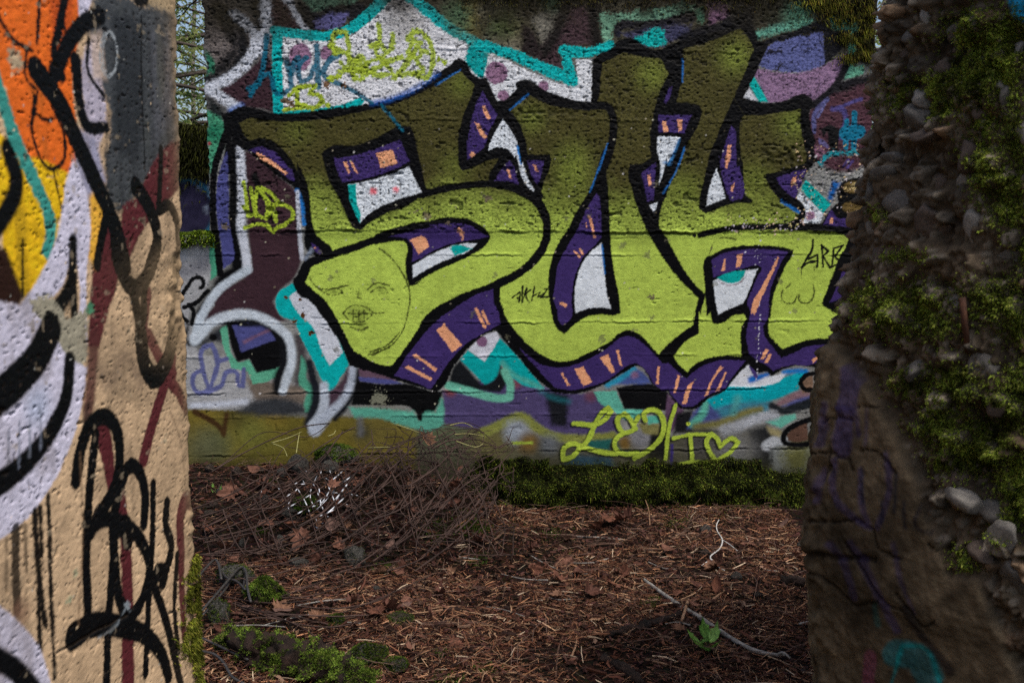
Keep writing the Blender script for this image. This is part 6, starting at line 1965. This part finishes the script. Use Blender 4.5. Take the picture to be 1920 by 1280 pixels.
for k in range(70):
    x, y = rt.uniform(400, 1500), rt.triangular(985, 1275, 1100)
    a = rt.uniform(-.5, .5) + (math.pi if rt.random() < .5 else 0)
    l = rt.uniform(25, 110)
    c = 'X %f %f %f %f %f %f' % (x, y, x + l * .5 * math.cos(a), y + l * .25 * math.sin(a) + rt.uniform(-5, 5), x + l * math.cos(a), y + l * .5 * math.sin(a))
    if max(P(c)[:, 1]) > 1279 or min(P(c)[:, 1]) < 975:
        continue
    stick('twig', c, [rt.uniform(.0016, .0042), rt.uniform(.001, .002)], rt.choice(['tan', 'tan', 'brown', 'grey', 'brown']), 'loose thin twig lying on the needle floor', cat='twig', group='loose twigs on the forest floor', h=.012, seg=6)

# ------------------------------------------------------------------ mossy log at lower left
lp = np.array([G(x, y, h_) for (x, y), h_ in zip(P('Z 330 860 520 930 760 980 1000 1060 1180 1130 1420 1230'), (.03, .05, .055, .05, .04, .0))])
lp[:, 1] += .02
lp[:, 2] -= .02
log = tube('mossy_log', lp, [.03, .052, .06, .06, .055, .04], M_STICK['dark'], None, 28, res=12, jit=.03)
tag(log, 'dark rotten log covered with moss at the lower left', 'log')
me = log.data
n = len(me.vertices)
co, no = np.empty(n * 3, np.float32), np.empty(n * 3, np.float32)
me.vertices.foreach_get('co', co)
me.vertices.foreach_get('normal', no)
co, no = co.reshape(-1, 3), no.reshape(-1, 3)
r = np.random.default_rng(77)
pk = r.integers(0, n, 70000)
c, nn_ = co[pk] + r.normal(0, .006, (70000, 3)), no[pk]
ok = (nn_[:, 2] > -.2) & (fbm3(c, 9, 3) + .8 * noise3(c, 38) > -.12)
strands('log_moss', c[ok], nn_[ok] + [0, 0, .3], .0075, .0026, [(.11, .18, .02), (.15, .23, .03), (.07, .12, .016), (.18, .22, .04)], droop=.2, parent=log, seed=78, lean=.8, cs=40, tone=.8)

# ------------------------------------------------------------------ dry leaves
def leaf_mesh(name, outline, curl, seed, col):
    p = np.array(outline, float)
    r = np.random.default_rng(seed)
    rings = []
    for s in (1.0, .66, .33):
        q = p * s
        z = curl * (np.abs(q[:, 0]) ** 1.6 * 1.2 + .5 * q[:, 1] ** 2) + r.normal(0, .035, len(q)) * s + .08 * np.sin(q[:, 0] * 7 + seed)
        rings.append(np.column_stack([q, z]))
    V = np.concatenate(rings + [np.zeros((1, 3))])
    n = len(p)
    F4, F3 = [], []
    for k in range(2):
        for i in range(n):
            j = (i + 1) % n
            F4.append((k * n + i, k * n + j, (k + 1) * n + j, (k + 1) * n + i))
    for i in range(n):
        F3.append((2 * n + i, 2 * n + (i + 1) % n, 3 * n))
    c = np.tile(col, (len(V), 1)) * (1 + .25 * r.normal(0, 1, (len(V), 1)))
    return np_mesh(name, V, [np.array(F4), np.array(F3)], np.clip(c, .005, .6), smooth=False)


MAPLE = [(0, -.9), (.12, -.75), (.5, -.85), (.45, -.55), (.95, -.45), (.72, -.2), (1.0, .15), (.62, .12), (.7, .5), (.36, .35), (.28, .75), (0, 1.05), (-.25, .7), (-.35, .35), (-.72, .55), (-.6, .1), (-1.0, .2), (-.7, -.2), (-.95, -.5), (-.45, -.5), (-.5, -.85), (-.1, -.75)]
OVAL = [(0, -1), (.25, -.7), (.42, -.3), (.45, .1), (.36, .5), (.18, .85), (0, 1.1), (-.2, .85), (-.38, .5), (-.46, .1), (-.4, -.3), (-.24, -.7)]
LCOL = [(.13, .055, .035), (.16, .075, .05), (.09, .04, .028), (.12, .07, .055), (.17, .09, .055)]
LM = [leaf_mesh('dry_leaf', MAPLE if k % 2 == 0 else OVAL, .35 + .25 * (k % 3), k, LCOL[k % 5]) for k in range(8)]
for m in LM:
    m.materials.append(M_LIT)
rl = random.Random(31)


def leaf(px, py, size, label, k, group=None, up=.012, tilt=.45):
    p = G(px, py, up)
    s = size / FPX * p[1] * .5
    return tag(obj('dry_leaf', LM[k % 8], None, None, p, (rl.gauss(0, tilt), rl.gauss(0, tilt), rl.uniform(0, 6.3)), (s, s, s)), label, 'leaf', group)


leaf(*P('V 900 405')[0], 62, 'large red-brown curled leaf at the foot of the moss bank', 0, up=.03)
leaf(*P('V 960 395')[0], 44, 'red-brown leaf overlapping the large curled leaf on its right', 2, up=.035)
leaf(*P('V 670 490')[0], 34, 'brown lobed leaf below and left of the large curled leaf', 4)
leaf(*P('Y 450 325')[0], 40, 'brown curled leaf at the wall foot in the left corner', 1, up=.03)
leaf(*P('Y 720 740')[0], 52, 'grey-brown crumpled leaf hanging in the wires', 6, up=.06, tilt=.9)
leaf(*P('Y 890 660')[0], 40, 'pale brown leaf caught in the wires right of the crumpled leaf', 3, up=.06, tilt=.9)
leaf(*P('Y 1465 145')[0], 40, 'red-brown leaf caught on top of the wire heap', 4, up=.2, tilt=1.0)
leaf(*P('Y 1420 490')[0], 36, 'orange-brown leaf stuck low in the wire heap', 1, up=.12, tilt=1.0)
leaf(*P('Z 1460 670')[0], 44, 'flat red-brown maple leaf in front of the wires', 0, up=.02, tilt=.15)
leaf(*P('Z 1560 640')[0], 50, 'red-brown maple leaf beside the flat maple leaf', 2, up=.02, tilt=.15)
for k in range(110):
    x, y = rl.uniform(390, 1500), rl.triangular(968, 1275, 1020)
    if rl.random() < .45:
        x = rl.uniform(390, 900)
        y = rl.uniform(880, 1180)
    leaf(x, y, rl.uniform(16, 44), 'small brown dry leaf lying in the litter', k, group='small dry leaves in the litter', up=rl.uniform(.008, .03))

for k, (x, y, d) in enumerate(HEAP_LEAVES):
    p = np.array(at_depth(x, y, min(d, 4.8)))
    s_ = rl.uniform(16, 34) / FPX * p[1] * .5
    tag(obj('dry_leaf', LM[k % 8], None, None, p, (rl.gauss(0, .9), rl.gauss(0, .9), rl.uniform(0, 6.3)), (s_,) * 3), 'small dry leaf caught among the heaped wires', 'leaf', 'dry leaves caught in the wire heap')

# ------------------------------------------------------------------ green seedling and sprigs
M_GREEN = mat_leaf('fresh_leaf', rough=.4, trans=.3)
GLEAF = [leaf_mesh('leaf', [(0, -.9), (.3, -.62), (.48, -.2), (.42, .2), (.5, .38), (.22, .5), (0, 1.15), (-.22, .5), (-.5, .36), (-.42, .2), (-.48, -.2), (-.3, -.62)], .3 + .15 * k, 50 + k, c) for k, c in enumerate([(.17, .32, .06), (.12, .26, .05), (.20, .36, .09)])]
for m in GLEAF:
    m.materials.append(M_GREEN)


def plant(name, px, py, leaves, label, size):
    p = G(px, py)
    root = bpy.data.objects.new(name, None)
    COL.objects.link(root)
    root.location = p
    tag(root, label, 'plant')
    k = p[1] / FPX
    for i, (dx, dy, s, az, ti, out) in enumerate(leaves):
        c = np.array([dx * k, out, dy * k])
        tube('stem', np.array([[0, 0, 0], c * .5 + [0, 0, .006], c]), [.0016, .001], M_STALKG, root, 5, res=3)
        o = obj('leaf', GLEAF[i % 3], None, root, c, (ti, 0, az), (s * k * .5,) * 3)
    return root


M_STALKG = mat_noise('green_stem', (.07, .10, .03), (.10, .14, .04), 20, .6, .2, .002)
plant('green_seedling', *P('V 1345 1035')[0], [(-18, 22, 46, 1.3, .8, 0), (4, 36, 46, .25, .9, .02), (22, 32, 46, -.7, .8, 0), (16, 14, 42, -2.0, .7, -.03), (-2, 12, 46, 2.6, .6, -.04), (2, 22, 40, 3.4, .7, -.02)], 'bright green seedling with pointed leaves beside the long grey stick', 1)
plant('green_sprig', *P('Y 215 470')[0], [(-8, 18, 10, .6, 1.2, 0), (8, 14, 12, -.6, 1.1, 0), (-10, 8, 10, 1.4, 1.2, 0), (12, 4, 9, -1.5, 1.1, 0)], 'small green sprig beside the left wall end', 1)
plant('green_sprig', *P('V 560 350')[0], [(-3, 8, 9, .6, 1.2, 0), (5, 12, 9, -.6, 1.1, 0), (2, 4, 8, 2.4, 1.1, 0)], 'tiny green sprig at the left end of the moss bank', 1)
plant('green_sprig', *P('V 785 600')[0], [(-6, 3, 9, 1.4, 1.2, 0), (4, 4, 8, -1.2, 1.1, 0)], 'tiny green leaf pair on the bare middle floor', 1)
plant('green_sprig', *P('V 690 965')[0], [(-3, 4, 8, 1.0, 1.2, 0), (3, 4, 7, -1.0, 1.1, 0)], 'tiny green leaf pair left of the rotten bark', 1)
# patches of low green moss on the floor
mp = []
rm = np.random.default_rng(90)
for q, rad, n in (('V 230 440', 44, 900), ('V 255 595', 26, 420), ('V 60 470', 40, 500), ('V 600 460', 40, 420), ('V 640 470', 30, 260), ('V 1250 400', 46, 600), ('V 1430 375', 40, 500), ('V 1170 420', 26, 260), ('V 1110 805', 22, 700), ('V 270 1130', 34, 420), ('V 90 1180', 40, 500), ('V 180 400', 50, 600), ('V 420 430', 30, 200), ('Y 1760 680', 40, 600), ('Y 1520 640', 30, 300),
                  ('Y 1780 870', 20, 300), ('Y 1230 905', 30, 500), ('Y 480 690', 16, 240), ('Y 520 390', 14, 200), ('V 60 1050', 16, 150), ('V 700 560', 20, 120), ('V 1210 1050', 20, 0)):
    c = P(q)[0]
    for k in range(n):
        g_ = G(c[0] + rm.normal(0, .4) * rad, c[1] + rm.normal(0, .18) * rad, .002) if k % 6 == 0 else mp[-1] + np.append(rm.normal(0, .008, 2), rm.normal(0, .002))
        mp.append(g_)
mp = np.array(mp)
tag(strands('floor_moss', mp, np.tile([0, 0, 1.0], (len(mp), 1)), .011, .0028, MOSS_M + [(.10, .17, .03)], droop=.15, seed=91), 'small patches of green moss growing on the forest floor', 'moss')

# ------------------------------------------------------------------ fir cones
def cone_mesh():
    V, F = [], []
    for k in range(46):
        t = k / 45
        a = k * 2.39996
        rr_ = .42 * math.sin(math.pi * (.12 + .82 * t)) + .06
        z = (t - .5) * 1.9
        c = np.array([math.cos(a) * rr_, math.sin(a) * rr_, z])
        s = np.array([-math.sin(a), math.cos(a), 0]) * .2
        o_ = np.array([math.cos(a), math.sin(a), .9]) * .2
        b0 = len(V)
        V += [c * .4 - s + [0, 0, z * .6], c * .4 + s + [0, 0, z * .6], c + s * .9 + o_ * .4, c + o_, c - s * .9 + o_ * .4]
        F += [(b0, b0 + 1, b0 + 2), (b0, b0 + 2, b0 + 3), (b0, b0 + 3, b0 + 4)]
    return np_mesh('fir_cone', np.array(V), [np.array(F)], smooth=False)


CM = cone_mesh()
CM.materials.append(M_STICK['dark'])
for q, w, l in (('V 1325 690', 40, 'dark fir cone at the top of the short brown stick'), ('V 1320 895', 44, 'dark fir cone half under the long grey stick'), ('V 870 1000', 36, 'dark fir cone by the left end of the rotten bark'), ('V 70 880', 44, 'dark fir cone behind the brown branch at left'), ('V 1385 1180', 44, 'dark fir cone at the bottom edge right of centre'), ('V 1740 610', 34, 'dark fir cone near the right wall end')):
    p = G(*P(q)[0], .012)
    s = w / 2.6 / FPX * p[1] * .55
    tag(obj('fir_cone', CM, None, None, p, (1.45, 0, rl.uniform(0, 6)), (s * .8, s * .8, s)), l, 'cone')
# ------------------------------------------------------------------ conifers behind the walls
M_BARK = mat_noise('conifer_bark', (.10, .085, .07), (.26, .23, .19), 14, .85, .8, .02)
M_NEED = mat_leaf('conifer_foliage', rough=.6, trans=.55)


def conifer(seed, H, low):
    r = np.random.default_rng(seed)
    zz = np.linspace(-.3, H, 14)
    wob = np.cumsum(r.normal(0, .03, (14, 2)), 0)
    tr = np.column_stack([wob, zz])
    t_o = tube('trunk', tr, [.19 * H / 12, .14 * H / 12, .03], M_BARK, None, 10, jit=.02)
    pos, nr, Vb_, Fb_ = [], [], [], []
    limbs = []
    nb = int(H * 7)
    off = 0
    for k in range(nb):
        z = low + (H - low) * (k / nb) ** 1.1
        L = (1 - z / H) * H * .26 + .35
        a = k * 2.4 + r.normal(0, .3)
        n = 9
        t = np.linspace(0, 1, n)
        b0 = np.array([np.interp(z, zz, wob[:, 0]), np.interp(z, zz, wob[:, 1]), z])
        pts = b0 + np.column_stack([np.cos(a) * t * L, np.sin(a) * t * L, .10 * L * t - .38 * L * t * t])
        pts += np.cumsum(r.normal(0, .012, (n, 3)), 0)
        limbs.append((pts, L))
        sd = np.array([-math.sin(a), math.cos(a), 0])
        m = int(70 * L)
        tt_ = r.uniform(.18, 1, m)
        q = np.stack([np.interp(tt_, t, pts[:, c]) for c in range(3)], -1)
        sp = r.normal(0, 1, m) * .34 * L * (1.05 - tt_) + r.normal(0, .04, m)
        q = q + sd * sp[:, None]
        q[:, 2] += -np.abs(sp) * .35 + r.normal(0, .03, m)
        pos.append(q)
        nr.append(sd * np.sign(sp)[:, None] * .7 + np.array([math.cos(a), math.sin(a), -.35]))
    V, F, off = [], [], 0
    for pts, L in limbs:
        t = np.gradient(pts, axis=0)
        rad = np.linspace(.018 * L ** .7, .004, len(pts))
        a = np.cross(t, [0, 0, 1.0])
        a /= np.linalg.norm(a, axis=1)[:, None] + 1e-9
        b = np.cross(a, t)
        b /= np.linalg.norm(b, axis=1)[:, None] + 1e-9
        th = np.arange(4) * math.pi / 2
        W = pts[:, None] + rad[:, None, None] * (a[:, None] * np.cos(th)[None, :, None] + b[:, None] * np.sin(th)[None, :, None])
        V.append(W.reshape(-1, 3))
        n = len(pts)
        base = off + np.arange(n - 1)[:, None] * 4 + np.arange(4)[None]
        nx = off + np.arange(n - 1)[:, None] * 4 + (np.arange(4)[None] + 1) % 4
        F.append(np.stack([base, nx, nx + 4, base + 4], -1).reshape(-1, 4))
        off += n * 4
    lm = np_mesh('limbs', np.concatenate(V), np.concatenate(F))
    lm.materials.append(mat_noise('branch_bark', (.04, .03, .025), (.10, .08, .065), 14, .85, .6, .01))
    s = strands('crown', np.concatenate(pos), np.concatenate(nr), .075, .024, [(.30, .38, .10), (.20, .28, .08), (.42, .48, .16), (.12, .19, .06), (.48, .52, .20)], droop=.35, spread=.5, seed=seed, mat=M_NEED)
    cm = s.data
    tm = t_o.data
    for o in (s, t_o):
        bpy.data.objects.remove(o)
    return tm, lm, cm


KINDS = [conifer(100, 11, 1.0), conifer(101, 13, 2.2), conifer(102, 9, .7)]
TREES = [(-3.95, 10.2, 2, .4, 1.0, 'young bright conifer just behind the low wall in the gap'), (-3.1, 12.6, 0, 2.0, 1.0, 'second conifer behind the young one in the gap at left'), (-6.9, 18.5, 1, 1.0, 1.1, 'tall slim conifer farther back in the gap at left'), (-5.4, 21.0, 0, 3.0, 1.2, 'far conifer deep in the gap at left'),
         (-1.0, 12.0, 1, 4.0, 1.0, 'conifer behind the left edge of the graffiti wall'), (3.4, 11.0, 0, 2.2, 1.0, 'conifer behind the right end of the graffiti wall'), (5.6, 15.0, 1, .2, 1.1, 'tall conifer beyond the right end of the graffiti wall'), (.6, 15.0, 0, 1.2, 1.1, 'conifer hidden behind the middle of the graffiti wall'), (-6.2, 10.5, 1, 5.0, 1.0, 'conifer left of the low mossy wall'), (-9.0, 15.0, 0, .8, 1.2, 'conifer far left beyond the beige wall end')]
for (x, y, k, rz, sc, lab) in TREES:
    root = bpy.data.objects.new('conifer', None)
    COL.objects.link(root)
    root.location = (x, y, float(gz(x, y)))
    root.rotation_euler = (0, 0, rz)
    root.scale = (sc, sc, sc)
    tag(root, lab, 'tree', 'conifers behind the walls')
    for nm, m_ in zip(('trunk', 'limbs', 'crown'), KINDS[k]):
        obj(nm, m_, None, root)
# slim bare trunks standing far behind
tm = tube('trunk', np.column_stack([.05 * np.sin(np.arange(12)), .05 * np.cos(np.arange(12) * 1.3), np.linspace(-.3, 14, 12)]), [.075, .06, .04], M_BARK, None, 9, jit=.01)
dm = tm.data
bpy.data.objects.remove(tm)
for i, (x, y) in enumerate(((-5.35, 15.2), (-8.45, 25.0), (-9.3, 29.0), (-6.9, 17.2), (4.6, 19), (8.0, 24))):
    root = bpy.data.objects.new('bare_tree', None)
    COL.objects.link(root)
    root.location = (x, y, float(gz(x, y)))
    tag(root, 'slim bare tree trunk standing in the woods far behind the walls', 'tree', 'bare trunks in the woods')
    obj('trunk', dm, None, root, (0, 0, 0), (.02 * (i % 3), 0, i * 1.1))
